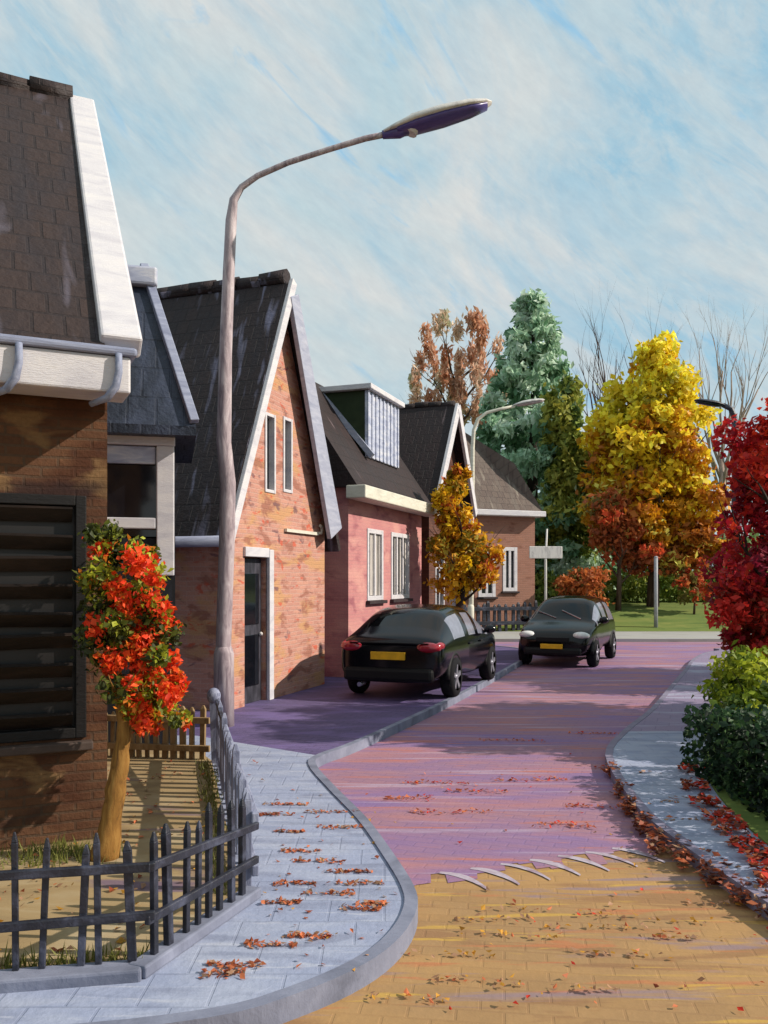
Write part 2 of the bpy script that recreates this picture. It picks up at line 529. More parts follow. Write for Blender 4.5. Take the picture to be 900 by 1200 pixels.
# sandy front garden inside the railing
slab('garden_path', [(-1.72, 3.86), (-1.12, 3.98), (-.80, 4.84), (-1.72, 8.5), (-2.1, 9.3), (-5, 9.3), (-5, 3.6), (-2.4, 3.66)], .09, .106, M_sand)
# white painted ramp teeth where the brick street starts
mb = MB()
rr = random.Random(9)
for i in range(7):
    t = i / 6
    x0, y0 = .36 + 1.25 * t, 5.52 + .50 * t
    pts = []
    for k in range(7):
        u = k / 6
        pts.append((x0 + .27 * u + .03 * math.sin(u * 3), y0 - .30 * u ** 1.6, (.026 + .006 * math.sin(i * 2.3)) * (1 - abs(u - .45) * 1.5) + .008))
    vs = []
    for (x, y, w) in pts:
        vs += [(x - w * .4, y - w, .0105), (x + w * .4, y + w, .0105)]
    mb.add(vs, [(2 * k, 2 * k + 1, 2 * k + 3, 2 * k + 2) for k in range(6)])
o = mb.build('road_marking', brush('worn_white_marking', [(142, 120, 132), (168, 156, 168), (182, 174, 184)], 9, (1, 1, 1), kind='Object', rough=.8, bump=.2))
o['kind'] = 'structure'

# ------------------------------------------------------------------ houses
B_A = brickwork('brown_brick', (82, 56, 40), (96, 66, 46), (80, 62, 48), [((62, 34, 22), 1.3, .46, .60), ((118, 92, 62), 1.6, .58, .66), ((40, 28, 28), 1.0, .56, .68)], seed=.3)
B_C = brickwork('orange_brick', (170, 124, 112), (184, 136, 120), (178, 142, 130), [((180, 138, 96), 1.1, .51, .62), ((140, 92, 78), 2.2, .53, .62), ((182, 84, 62), 3.2, .61, .67), ((108, 80, 84), 2.4, .62, .68)], seed=1.7, mortar=.008)
B_D = brickwork('pink_render_brick', (172, 116, 118), (180, 124, 122), (170, 120, 120), [((190, 142, 134), 1.0, .48, .66), ((136, 82, 92), 1.4, .54, .68)], seed=2.9, bump=.25)
B_E = brickwork('dull_brown_brick', (138, 100, 86), (148, 108, 94), (138, 106, 94), [((148, 108, 92), 1.2, .5, .66), ((104, 64, 52), 1.4, .56, .7)], seed=4.1)
B_G = brickwork('dark_brown_brick', (86, 56, 48), (98, 66, 56), (82, 60, 54), [((60, 38, 36), 1.2, .5, .66), ((122, 84, 64), 1.4, .6, .7)], seed=5.3)
T_A = tiles('brown_roof_tiles', [(54, 40, 36), (46, 34, 32), (36, 27, 26), (42, 35, 38)], (88, 82, 92), w=.20, h=.24, streak_amt=(.60, .76), seed=.2)
T_C = tiles('dark_brown_tiles', [(50, 38, 38), (42, 32, 33), (32, 25, 27), (40, 34, 39)], (112, 110, 130), w=.22, h=.26, streak_amt=(.58, .72), seed=3.3)
T_D = tiles('chocolate_tiles', [(44, 30, 30), (38, 26, 26), (28, 20, 20), (36, 28, 30)], (96, 82, 84), streak_amt=(.7, .8), seed=5.1)
T_E = tiles('grey_brown_tiles', [(98, 84, 76), (88, 74, 68), (66, 56, 54), (104, 94, 86)], (134, 124, 112), streak_amt=(.62, .74), seed=7.7)
T_B = tiles('blue_slates', [(44, 50, 64), (36, 42, 54), (24, 28, 38), (62, 70, 90)], (128, 138, 164), w=.3, h=.42, streak_amt=(.68, .78), seed=9.2, rough=.45)
BLACKWALL = brush('black_stained_boards', [(14, 15, 20), (22, 24, 30), (34, 36, 46)], 3, (4, 1, 1), rough=.6)
DARKDOOR = brush('charcoal_door_paint', [(34, 34, 40), (52, 52, 60), (76, 74, 84)], 3, (4, 1, 1), rough=.5)
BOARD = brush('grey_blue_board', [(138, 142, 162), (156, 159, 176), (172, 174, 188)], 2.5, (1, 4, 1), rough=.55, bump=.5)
GUTTER = brush('gutter_zinc', [(112, 118, 142), (132, 138, 160), (152, 158, 178)], 3, (1, 4, 1), rough=.5)

def window(parent, x0, x1, z0, z1, y, frame_mat, fw=.06, mull=1, trans=0, sill=None, pane=None, name='window', proud=.02, depth=.10):
    """frame set into a recess whose outer face is at y (facing -y), pane behind, optional sill"""
    mb = MB()
    ya, yb = y - proud, y + depth * .6
    mb.box((x0, ya, z0), (x0 + fw, yb, z1)); mb.box((x1 - fw, ya, z0), (x1, yb, z1))
    mb.box((x0 + fw, ya + .003, z1 - fw), (x1 - fw, yb, z1)); mb.box((x0 + fw, ya + .003, z0), (x1 - fw, yb, z0 + fw))
    for k in range(mull):
        xm = x0 + (x1 - x0) * (k + 1) / (mull + 1)
        mb.box((xm - fw * .35, ya + .012, z0 + fw), (xm + fw * .35, yb - .004, z1 - fw))
    for k in range(trans):
        zm = z0 + (z1 - z0) * (.68 if trans == 1 else (k + 1) / (trans + 1))
        mb.box((x0 + fw, ya + .016, zm - fw * .35), (x1 - fw, yb - .008, zm + fw * .35))
    f = mb.build(name, frame_mat, parent, bevel=.006)
    p = MB(); p.box((x0 + fw * .5, y + depth * .5, z0 + fw * .5), (x1 - fw * .5, y + depth * .5 + .012, z1 - fw * .5))
    p.build('pane', pane or GLASS, f)
    if sill:
        q = MB(); q.box((x0 - .06, y - .09, z0 - .07), (x1 + .06, y + .03, z0 - .004))
        q.build('sill', sill, f, bevel=.008)
    return f

def roof_slab(mb, a, b, c, d, th):
    """thick quad sheet: a,b along the eave, c,d along the ridge (b-c, d-a are verges)"""
    a, b, c, d = map(Vector, (a, b, c, d))
    n = (b - a).cross(d - a).normalized()
    if n.z < 0: n = -n
    up = n * th
    mb.add([a, b, c, d, a + up, b + up, c + up, d + up], [(0, 3, 2, 1), (4, 5, 6, 7), (0, 1, 5, 4), (1, 2, 6, 5), (2, 3, 7, 6), (3, 0, 4, 7)])

def ridge_tiles(mb, a, b, r, rng, step=.34):
    a, b = Vector(a), Vector(b)
    n = max(2, int((b - a).length / step))
    for i in range(n):
        p, q = a.lerp(b, i / n), a.lerp(b, (i + 1.06) / n)
        j = Vector((0, 0, rng.uniform(-.02, .035)))
        mb.tube([p + j, q + j], [r * rng.uniform(.9, 1.15), r * rng.uniform(.8, 1.05)], 8)

# --- A: the near brown cottage at the left edge
A = thing('brick_cottage', 'near brown brick cottage at the left edge with white gutter and verge board', 'house', (-1.93, 5.95, 0), R(25))
AE, AR, AD = 3.56, 6.26, 4.5          # eave, ridge, depth
mb = MB()
mb.prism([(0, 0, .05), (0, 0, AE), (0, AD / 2, AR - .12), (0, AD, AE), (0, AD, .05)], (-6, 0, 0))
cut(mb, [((-1.52, -.2, .82), (-.14, .14, 2.48))], 'wall', B_A, A)
mb = MB()
sl = (AR - AE) / (AD / 2)
roof_slab(mb, (-6.3, -.28, AE - .28 * sl * .6), (-.06, -.28, AE - .28 * sl * .6), (-.06, AD / 2, AR), (-6.3, AD / 2, AR), .12)
roof_slab(mb, (-6.3, AD + .28, AE - .28 * sl * .6), (-.06, AD + .28, AE - .28 * sl * .6), (-.06, AD / 2, AR), (-6.3, AD / 2, AR), .12)
ridge_tiles(mb, (-6.3, AD / 2, AR + .10), (-.06, AD / 2, AR + .10), .12, random.Random(2))
rf = mb.build('roof', T_A, A)
mb = MB()
va = Vector((.045, -.34, AE - .28 * sl * .6 + .09)); vb = Vector((.045, AD / 2, AR + .10))
nrm = Vector((0, -(AR - AE), AD / 2)).normalized()
mb.beam(va, vb, .27, .16, nrm, w2=.22)
mb.build('verge_board', WHITE, A, bevel=.02)
mb = MB()
mb.beam((.045, AD + .3, AE - .1), (.045, AD / 2 + .05, AR + .06), .24, .16, Vector((0, (AR - AE), AD / 2)))
mb.build('verge_board', WHITE, A, bevel=.02)
mb = MB()
mb.box((-6.2, -.40, AE - .43), (.10, -.06, AE - .19)); 
mb.build('fascia', WHITE, A, bevel=.015)
mb = MB()
mb.box((-6.2, -.43, AE - .187), (.14, -.10, AE - .13)); mb.build('gutter', GUTTER, A, bevel=.02)
for xx in (-.58, .02):
    mb = MB()
    pts = [(xx, -.425, AE - .18), (xx, -.43, AE - .30), (xx - .02, -.43, AE - .40), (xx - .07, -.40, AE - .47), (xx - .16, -.30, AE - .50)]
    mb.tube(pts, [.022, .024, .026, .026, .02], 8)
    mb.build('gutter_bracket', GUTTER, A)
wf = window(A, -1.52, -.14, .82, 2.48, .0, brush('near_black_frame', [(13, 11, 12), (20, 17, 17)], 3, rough=.6), .07, 0, 0, None, pane=plain('black_pane', (17, 13, 12), .5), proud=.03)
for k in range(9):
    mb = MB(); z = .95 + k * .175
    mb.beam((-1.43, .005, z), (-.23, .005, z + wob(rr, .02)), .03, .105, (0, -.6, .8))
    mb.build('slat', brush('dark_blind_slat', [(20, 15, 13), (32, 24, 20), (48, 36, 29)], 2, (1, 3, 1), rough=.5) if k == 0 else bpy.data.materials['dark_blind_slat'], wf)
mb = MB(); mb.box((-1.56, -.08, .74), (-.10, .02, .80)); mb.build('sill', brush('worn_stone_sill', [(58, 46, 42), (84, 70, 62)], 2, rough=.7), wf, bevel=.01)

# --- B: black stained house with blue slate hip roof behind it
Bh = thing('slate_roofed_house', 'black boarded house with hipped blue slate roof behind the brown cottage', 'house', (-2.30, 9.4, 0), R(14))
BE, BR_ = 3.56, 5.62
mb = MB(); mb.box((-4.2, 0, .05), (0, 1.5, BE))
cut(mb, [((-.98, -.2, 2.36), (-.14, .14, 3.42))], 'wall', BLACKWALL, Bh)
mb = MB()
mb.add([(-4.6, -.25, BE), (.22, -.25, BE), (.22, 2.0, BE), (-4.6, 2.0, BE), (-4.6, .9, BR_), (-.36, .9, BR_), (-4.6, -.25, BE - .1), (.22, -.25, BE - .1), (.22, 2.0, BE - .1), (-4.6, 2.0, BE - .1)],
       [(0, 1, 5, 4), (1, 2, 5), (2, 3, 4, 5), (3, 0, 4), (6, 7, 1, 0), (7, 8, 2, 1), (8, 9, 3, 2), (9, 6, 0, 3), (9, 8, 7, 6)])
rfB = mb.build('roof', T_B, Bh)
mb = MB(); mb.beam((.2, -.26, BE + .05), (-.36, .9, BR_ + .04), .10, .07, (0, -.5, 1)); mb.build('hip_ridge', GUTTER, rfB, bevel=.01)
mb = MB(); mb.beam((-1.6, .72, BR_ - .16), (-.20, .72, BR_ - .16), .16, .22, (0, 0, 1)); mb.build('ridge_cap', BLUEWHITE, rfB, bevel=.03)
wf = MB()
wf.box((-1.0, -.07, 3.37), (.0, .05, 3.50)); wf.box((-.20, -.06, 1.95), (-.01, .05, 3.368)); wf.box((-.98, -.055, 2.46), (-.205, .05, 2.58)); wf.box((-1.0, -.05, 2.585), (-.92, .05, 3.365))
wfo = wf.build('window', WHITE, Bh, bevel=.012)
mb = MB(); mb.box((-.95, .06, 2.38), (-.16, .08, 3.40)); mb.build('pane', GLASS, wfo)
mb = MB(); mb.box((-.72, -.02, 3.17), (-.21, .03, 3.36)); mb.build('blind', BLUEWHITE, wfo, bevel=.01)

# --- C: tall gabled orange brick house
C = thing('gabled_brick_house', 'tall orange brick house with steep gable and long brown tiled roof', 'house', (-2.16, 11.7, 0), R(70))
CW, CE, CR, CD = 3.3, 2.95, 6.42, 6.0
mb = MB()
mb.prism([(0, 0, .05), (0, 0, CE), (CW / 2, 0, CR - .1), (CW, 0, CE), (CW, 0, .05)], (0, CD, 0))
cut(mb, [((1.10, -.2, 3.22), (1.44, .13, 4.42)), ((1.70, -.2, 3.28), (2.02, .13, 4.46)), ((.50, -.2, .0), (1.18, .16, 2.24))], 'wall', B_C, C)
sl = (CR - CE) / (CW / 2)
ov = .26
mb = MB()
e0 = CE - ov * sl
roof_slab(mb, (-ov, -.16, e0), (-ov, CD + .2, e0), (CW / 2, CD + .2, CR), (CW / 2, -.16, CR), .10)
roof_slab(mb, (CW + ov, -.16, e0), (CW + ov, CD + .2, e0), (CW / 2, CD + .2, CR), (CW / 2, -.16, CR), .10)
ridge_tiles(mb, (CW / 2, -.1, CR + .14), (CW / 2, CD + .2, CR + .14), .13, random.Random(6), .40)
rf = mb.build('roof', T_C, C)
nl = Vector((-(CR - CE), 0, CW / 2)).normalized(); nr = Vector((CR - CE, 0, CW / 2)).normalized()
mb = MB(); mb.beam((-ov, -.20, e0 + .02), (CW / 2 + .02, -.20, CR + .10), .07, .15, nl); mb.build('verge_board', WHITE, C, bevel=.012)
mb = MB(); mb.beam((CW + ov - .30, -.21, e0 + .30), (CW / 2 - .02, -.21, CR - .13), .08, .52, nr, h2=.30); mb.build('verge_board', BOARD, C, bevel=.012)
mb = MB(); mb.tube([(-ov - .06, -.2, e0 + .02), (-ov - .06, CD + .2, e0 + .02)], .075, 8); mb.build('gutter', GUTTER, C)
for x0, x1, z0, z1 in ((1.10, 1.44, 3.22, 4.42), (1.70, 2.02, 3.28, 4.46)):
    window(C, x0, x1, z0, z1, 0, WHITE, .05, 0, 0, None, proud=.02, depth=.16)
mb = MB(); mb.box((1.18, -.05, .1), (1.32, .03, 2.36)); mb.box((.46, -.045, 2.24), (1.178, .03, 2.38))
df = MB(); df.box((.52, .09, .1), (1.17, .14, 2.22))
door = df.build('door', DARKDOOR, C, bevel=.01)
mb.build('frame', WHITE, door, bevel=.01)
mb = MB()
for z in (.35, 1.25): mb.box((.62, .075, z), (1.07, .09, z + .75))
mb.build('panel', GLASS, door, bevel=.01)
mb = MB(); mb.ball((1.10, .06, 1.1), .03, 8, 6); mb.build('handle', PALEPOST, door)
mb = MB(); mb.box((1.75, -.05, 2.66), (2.95, -.002, 2.71)); mb.tube([(2.95, -.03, 2.70), (3.05, -.05, 2.70), (3.07, -.05, 2.80), (3.0, -.05, 2.83)], .025, 8)
mb.build('ledge', CREAM, C)

# --- D: low pink house with mansard roof and dormer
D = thing('pink_house', 'low pink house with dark mansard roof and white fronted dormer', 'house', (-.66, 15.8, 0), R(70))
DW, DE, DT, DD = 4.5, 3.62, 6.0, 5.0
mb = MB(); mb.box((0, 0, .05), (DW, DD, DE))
cut(mb, [((.95, -.2, 1.5), (1.85, .13, 2.92)), ((2.35, -.2, 1.5), (3.55, .13, 2.92))], 'wall', B_D, D)
mb = MB()
mb.add([(-.15, -.25, DE), (DW + .15, -.25, DE), (DW + .15, DD + .2, DE), (-.15, DD + .2, DE), (-.1, 1.35, DT), (DW + .1, 1.35, DT), (DW + .1, DD - 1.2, DT), (-.1, DD - 1.2, DT)],
       [(0, 1, 5, 4), (1, 2, 6, 5), (2, 3, 7, 6), (3, 0, 4, 7), (4, 5, 6, 7), (3, 2, 1, 0)])
rf = mb.build('roof', T_D, D)
mb = MB(); mb.box((-.2, -.42, DE - .22), (DW + .2, -.03, DE + .02)); mb.build('fascia', CREAM, D, bevel=.02)
dm = MB(); dm.box((1.62, .30, 4.50), (3.55, 1.5, 5.78))
dorm = dm.build('dormer', brush('dark_green_cladding', [(26, 36, 20), (38, 50, 26), (48, 58, 34)], 2, rough=.7), D)
mb = MB(); mb.box((1.50, .12, 5.79), (3.65, 1.5, 5.90)); mb.build('dormer_roof', WHITE, dorm, bevel=.015)
mb = MB(); mb.box((1.60, .24, 4.42), (3.57, .297, 5.78))
for k in range(9): mb.box((1.60 + k * .23, .215, 4.42), (1.68 + k * .23, .238, 5.78))
mb.build('dormer_front', BLUEWHITE, dorm, bevel=.008)
mb = MB(); mb.beam((1.57, .12, 4.42), (1.57, 1.25, 5.75), .08, .12, (0, -1, 1)); mb.build('dormer_trim', BOARD, dorm)
CURT = brush('white_net_curtain', [(176, 168, 164), (214, 206, 198), (226, 216, 210)], 3, (6, .6, 1), rough=.9)
DARKSILL = brush('dark_sill', [(40, 30, 34), (60, 48, 50)], 3, rough=.7)
for x0, x1, mu in ((.95, 1.85, 1), (2.35, 3.55, 2)):
    f = window(D, x0, x1, 1.5, 2.92, 0, WHITE, .09, mu, 0, DARKSILL)
    mb = MB()
    n = 12
    for k in range(n):
        xa = x0 + .08 + (x1 - x0 - .16) * k / n; xb = x0 + .08 + (x1 - x0 - .16) * (k + .55) / n
        if k % 4 == 2: continue
        mb.box((xa, .032, 1.6), (xb, .046, 2.84))
    mb.build('curtain', CURT, f)

# --- narrow house with a white edged gable, behind the small yellow tree
G = thing('narrow_gable_house', 'narrow dark brick house with white edged gable behind small yellow tree', 'house', (1.09, 20.65, 0), R(70))
GW, GE, GR, GD = 3.2, 4.1, 6.35, 5
mb = MB(); mb.prism([(0, 0, .05), (0, 0, GE), (GW / 2, 0, GR - .1), (GW, 0, GE), (GW, 0, .05)], (0, GD, 0))
cut(mb, [((.5, -.2, 1.2), (1.3, .13, 2.7)), ((1.9, -.2, .0), (2.7, .13, 2.3))], 'wall', B_G, G)
sl = (GR - GE) / (GW / 2); mb = MB()
e0 = GE - .25 * sl
roof_slab(mb, (-.25, -.25, e0), (-.25, GD, e0), (GW / 2, GD, GR), (GW / 2, -.25, GR), .1)
roof_slab(mb, (GW + .25, -.25, e0), (GW + .25, GD, e0), (GW / 2, GD, GR), (GW / 2, -.25, GR), .1)
ridge_tiles(mb, (GW / 2, -.2, GR + .1), (GW / 2, GD, GR + .1), .1, random.Random(8))
mb.build('roof', T_D, G)
nl = Vector((-(GR - GE), 0, GW / 2)).normalized(); nr = Vector((GR - GE, 0, GW / 2)).normalized()
mb = MB(); mb.beam((-.27, -.29, e0 - .02), (GW / 2 + .02, -.29, GR + .04), .08, .26, nl); mb.build('verge_board', WHITE, G, bevel=.01)
mb = MB(); mb.beam((GW + .27, -.30, e0 - .02), (GW / 2 - .02, -.30, GR + .03), .08, .26, nr); mb.build('verge_board', WHITE, G, bevel=.01)
window(G, .5, 1.3, 1.2, 2.7, 0, WHITE, .07, 1, 1, DARKSILL)
mb = MB(); mb.box((1.92, .06, .1), (2.68, .11, 2.28)); mb.build('door', DARKDOOR, G)

# --- E: far brown house with hipped grey brown roof
E = thing('hipped_roof_house', 'far brown brick house with hipped grey roof and white eaves behind black pickets', 'house', (5.55, 31.4, 0), R(22))
EW, EE, ER = 6.0, 4.35, 7.9
mb = MB(); mb.box((-EW, 0, .1), (0, 5, EE))
cut(mb, [((-1.35, -.2, 1.5), (-.75, .13, 3.1)), ((-2.35, -.2, 1.3), (-1.65, .13, 3.0)), ((-4.2, -.2, 1.3), (-3.2, .13, 3.0))], 'wall', B_E, E)
mb = MB()
mb.add([(-EW - .3, -.35, EE), (.17, -.35, EE), (.17, 5.3, EE), (-EW - .3, 5.3, EE), (-EW + 2, 2.5, ER), (-2.1, 2.5, ER), (-.55, .55, EE + 1.9), (-.4, 3.9, EE + 1.9)],
       [(0, 1, 6, 5, 4), (1, 2, 7, 6), (6, 7, 5), (2, 3, 4, 5, 7), (3, 0, 4), (3, 2, 1, 0)])
mb.build('roof', T_E, E)
mb = MB(); mb.box((-EW - .35, -.45, EE - .14), (.20, -.03, EE + .06)); mb.box((.003, -.02, EE - .14), (.22, 5.3, EE + .06)); mb.build('fascia', WHITE, E, bevel=.02)
for x0, x1, z0, z1 in ((-1.35, -.75, 1.5, 3.1), (-2.35, -1.65, 1.3, 3.0), (-4.2, -3.2, 1.3, 3.0)):
    window(E, x0, x1, z0, z1, 0, WHITE, .13, 1, 0, DARKSILL)

# ------------------------------------------------------------------ street lamps, posts, sign
def lamp_post(root, path, radii, mat, head_a, head_b, hw, mat_head, mat_under, wobble=0, seed=1):
    mb = MB(); mb.tube(path, radii, 12)
    mb.tube([(0, 0, 0), (0, 0, .9), (0, 0, .98)], [radii[0] * 1.35, radii[0] * 1.3, radii[0] * 1.02], 12)
    mb.build('post', mat, root)
    a, b = Vector(head_a), Vector(head_b)
    d = (b - a).normalized(); side = d.cross(Vector((0, 0, 1))).normalized(); up = side.cross(d)
    top = MB(); n = 9
    # streamlined housing, widest before the middle
    prof = [(0, .35), (.12, .62), (.3, .95), (.55, 1), (.8, .82), (.95, .5), (1, .2)]
    vs = []
    for t, w in prof:
        c = a.lerp(b, t)
        for k in range(n):
            ang = math.pi * k / (n - 1)
            vs.append(c + side * math.cos(ang) * hw * w + up * math.sin(ang) * hw * .62 * w)
    fs = [(i * n + k, i * n + k + 1, (i + 1) * n + k + 1, (i + 1) * n + k) for i in range(len(prof) - 1) for k in range(n - 1)]
    fs += [(i * n, (i + 1) * n, (i + 1) * n + n - 1, i * n + n - 1) for i in range(len(prof) - 1)]
    fs += [list(range(n)), [(len(prof) - 1) * n + k for k in range(n)]]
    top.add(vs, fs, 0, True)
    h = top.build('lamp_head', mat_head, root)
    un = MB(); vs = []
    for t, w in prof[1:-1]:
        c = a.lerp(b, t) - up * .012
        for k in range(n):
            ang = math.pi * k / (n - 1)
            vs.append(c + side * math.cos(ang) * hw * .86 * w - up * math.sin(ang) * hw * .42 * w)
    m = len(prof) - 2
    fs = [(i * n + k, i * n + k + 1, (i + 1) * n + k + 1, (i + 1) * n + k) for i in range(m - 1) for k in range(n - 1)]
    fs += [(i * n, (i + 1) * n, (i + 1) * n + n - 1, i * n + n - 1) for i in range(m - 1)]
    fs += [list(range(n)), [(m - 1) * n + k for k in range(n)]]
    un.add(vs, fs, 0, True)
    un.build('lamp_cover', mat_under, h)
    return h

VIOLET = plain('violet_grey_cover', (78, 66, 128), .3, .5)
L1 = thing('street_lamp', 'tall lavender grey street lamp with long curved arm beside the gabled brick house', 'street lamp', (-1.98, 10.55, .1), 0, 'street lamps')
path = [(0, 0, 0), (-.005, 0, 1.0), (.035, 0, 2.2), (.05, 0, 3.0), (.0, 0, 3.5), (.02, 0, 4.6), (.06, 0, 5.6), (.09, 0, 6.25), (.12, 0, 6.50), (.22, 0, 6.66), (.42, -.02, 6.79), (.8, -.03, 6.95), (1.3, -.05, 7.10), (1.75, -.06, 7.23), (2.02, -.07, 7.28)]
rad = [.096, .096, .098, .098, .092, .080, .074, .070, .054, .040, .036, .034, .034, .036, .036]
h = lamp_post(L1, path, rad, LAVENDER, (1.98, -.07, 7.28), (3.30, -.10, 7.64), .20, PALEPOST, VIOLET)
mb = MB(); mb.tube([(1.96, -.07, 7.27), (2.16, -.075, 7.30), (2.34, -.08, 7.38)], [.05, .075, .07], 10); mb.build('arm_joint', VIOLET, L1)
mb = MB(); mb.tube([(2.30, -.08, 7.28), (2.38, -.08, 7.48)], [.085, .085], 10); mb.build('clamp', PALEPOST, L1)

L2 = thing('street_lamp', 'slim white street lamp with curved arm beyond the parked car and yellow tree', 'street lamp', (2.95, 29.0, .1), 0, 'street lamps')
path = [(-.0, 0, 0), (.02, 0, 1.6), (-.03, 0, 2.8), (.05, 0, 4.2), (.06, 0, 6.3), (.10, 0, 6.9), (.25, 0, 7.28), (.55, 0, 7.5), (1.0, 0, 7.62), (1.5, 0, 7.72)]
lamp_post(L2, path, [.085, .08, .08, .075, .07, .066, .06, .055, .05, .05], CREAM, (1.45, 0, 7.74), (2.5, -.03, 7.92), .17, PALEPOST, LAVENDER)

L3 = thing('street_lamp', 'black street lamp with short bent arm rising behind the red tree', 'street lamp', (5.8, 14.1, .115), 0, 'street lamps')
path = [(0, 0, 0), (0, 0, 2.5), (0, 0, 4.2), (-.01, 0, 4.48), (-.07, 0, 4.62), (-.2, 0, 4.68)]
lamp_post(L3, path, [.06, .055, .05, .05, .045, .04], IRON, (-.16, 0, 4.67), (-.68, -.02, 4.75), .09, IRON, GLASS)

S = thing('street_sign', 'small white board on a thin pale post beside the far brown house', 'sign', (5.72, 30.2, .12), R(6))
mb = MB(); mb.tube([(0, 0, 0), (0, 0, 2.6), (.05, 0, 3.6)], [.05, .045, .03], 8); mb.build('post', PALEPOST, S)
mb = MB(); mb.box((-.6, -.05, 2.55), (.6, .0, 2.98)); mb.build('board', PALEPOST, S, bevel=.02)
P = thing('signpost', 'bare grey pole standing at the lawn edge below the yellow tree', 'post', (9.75, 30.6, .1))
mb = MB(); mb.tube([(0, 0, 0), (0, 0, 1.3), (.0, 0, 2.62)], [.075, .07, .07], 10); mb.ball((0, 0, 2.62), (.075, .075, .05)); mb.build('pole', brush('matt_grey_pole', [(140, 140, 146), (172, 172, 174)], 4, kind='Object', rough=.7), P)

# ------------------------------------------------------------------ railings and fences
rng = random.Random(12)
def railing(root, a, b, n, h, zr, mat, pw=.035, base=None, skip_end=False, lean=.03, hj=.05):
    a, b = Vector((*a, 0)), Vector((*b, 0))
    d = (b - a).normalized(); side = Vector((-d.y, d.x, 0))
    for i in range(n):
        t = (i + .5) / n + rng.uniform(-.2, .2) / n
        p = a.lerp(b, t)
        q = p + d * rng.uniform(-lean, lean) + Vector((0, 0, h + rng.uniform(-hj, hj)))
        m = MB(); w = pw * rng.uniform(.8, 1.25)
        mid = p.lerp(q, .93)
        m.beam(p, mid, w, w * .8, side); m.beam(mid, q, w, w * .8, side, w2=w * .35, h2=w * .3)
        m.build('picket', mat, root, bevel=.004)
    for z in zr:
        m = MB(); off = side * (-pw * .75)
        za, zb = z if hasattr(z, '__len__') else (z, z)
        m.beam(a + off - d * .04 + Vector((0, 0, za)), b + off + d * .05 + Vector((0, 0, zb)), pw * .8, pw * 1.25, (0, 0, 1))
        m.build('rail', mat, root, bevel=.006)

F1 = thing('railing_fence', 'dark iron railing in front of the brown cottage on a low stone base', 'fence', (0, 0, .1), 0, 'front garden railings')
railing(F1, (-2.3, 3.70), (-1.10, 3.92), 10, .64, [(.49, .49), (.25, .27)], IRON, .034)
m = MB(); m.beam((-2.5, 3.63, .02), (-1.10, 3.885, .02), .13, .07); m.build('base', M_kerb, F1, bevel=.012)
F2 = thing('railing_fence', 'dark iron railing angled along the pavement beside the round kerb', 'fence', (0, 0, .1), 0, 'front garden railings')
railing(F2, (-1.09, 3.93), (-.76, 4.80), 8, .62, [(.49, .41), (.25, .22)], IRON, .034)
m = MB(); m.beam((-1.12, 3.86, .03), (-.74, 4.86, .03), .10, .06); m.build('base', M_kerb, F2, bevel=.01)
F3 = thing('picket_fence', 'weathered blue grey picket fence running back from the iron railing to the lamp', 'fence', (0, 0, .1))
GREYWOOD = brush('blue_grey_weathered_wood', [(92, 96, 118), (126, 130, 152), (160, 164, 182)], 4, (6, .8, 1), rough=.8)
railing(F3, (-.78, 4.90), (-1.62, 8.35), 22, .60, [.14, .44], GREYWOOD, .05, lean=.05, hj=.07)
m = MB(); m.beam((-1.62, 8.28, .62), (-1.02, 6.1, .36), .03, .05); m.build('brace', IRON, F3)
m = MB(); m.beam((-1.66, 8.42, 0), (-1.68, 8.42, .60), .07, .07); m.ball((-1.68, 8.42, .66), (.07, .07, .08)); m.build('end_post', GREYWOOD, F3)
F4 = thing('picket_fence', 'low golden wooden fence behind the trunk of the orange berried tree', 'fence', (0, 0, .1))
GOLD = brush('golden_wood', [(112, 90, 62), (140, 116, 82), (156, 134, 102)], 3, (5, .8, 1), rough=.8)
railing(F4, (-3.0, 8.75), (-1.78, 8.55), 13, .50, [.12, .40], GOLD, .05)
F5 = thing('picket_fence', 'far black picket fence in front of the hipped roof house', 'fence', (0, 0, .1))
railing(F5, (1.2, 29.2), (5.5, 30.4), 20, 1.02, [.3, .8], IRON, .10, hj=.08)

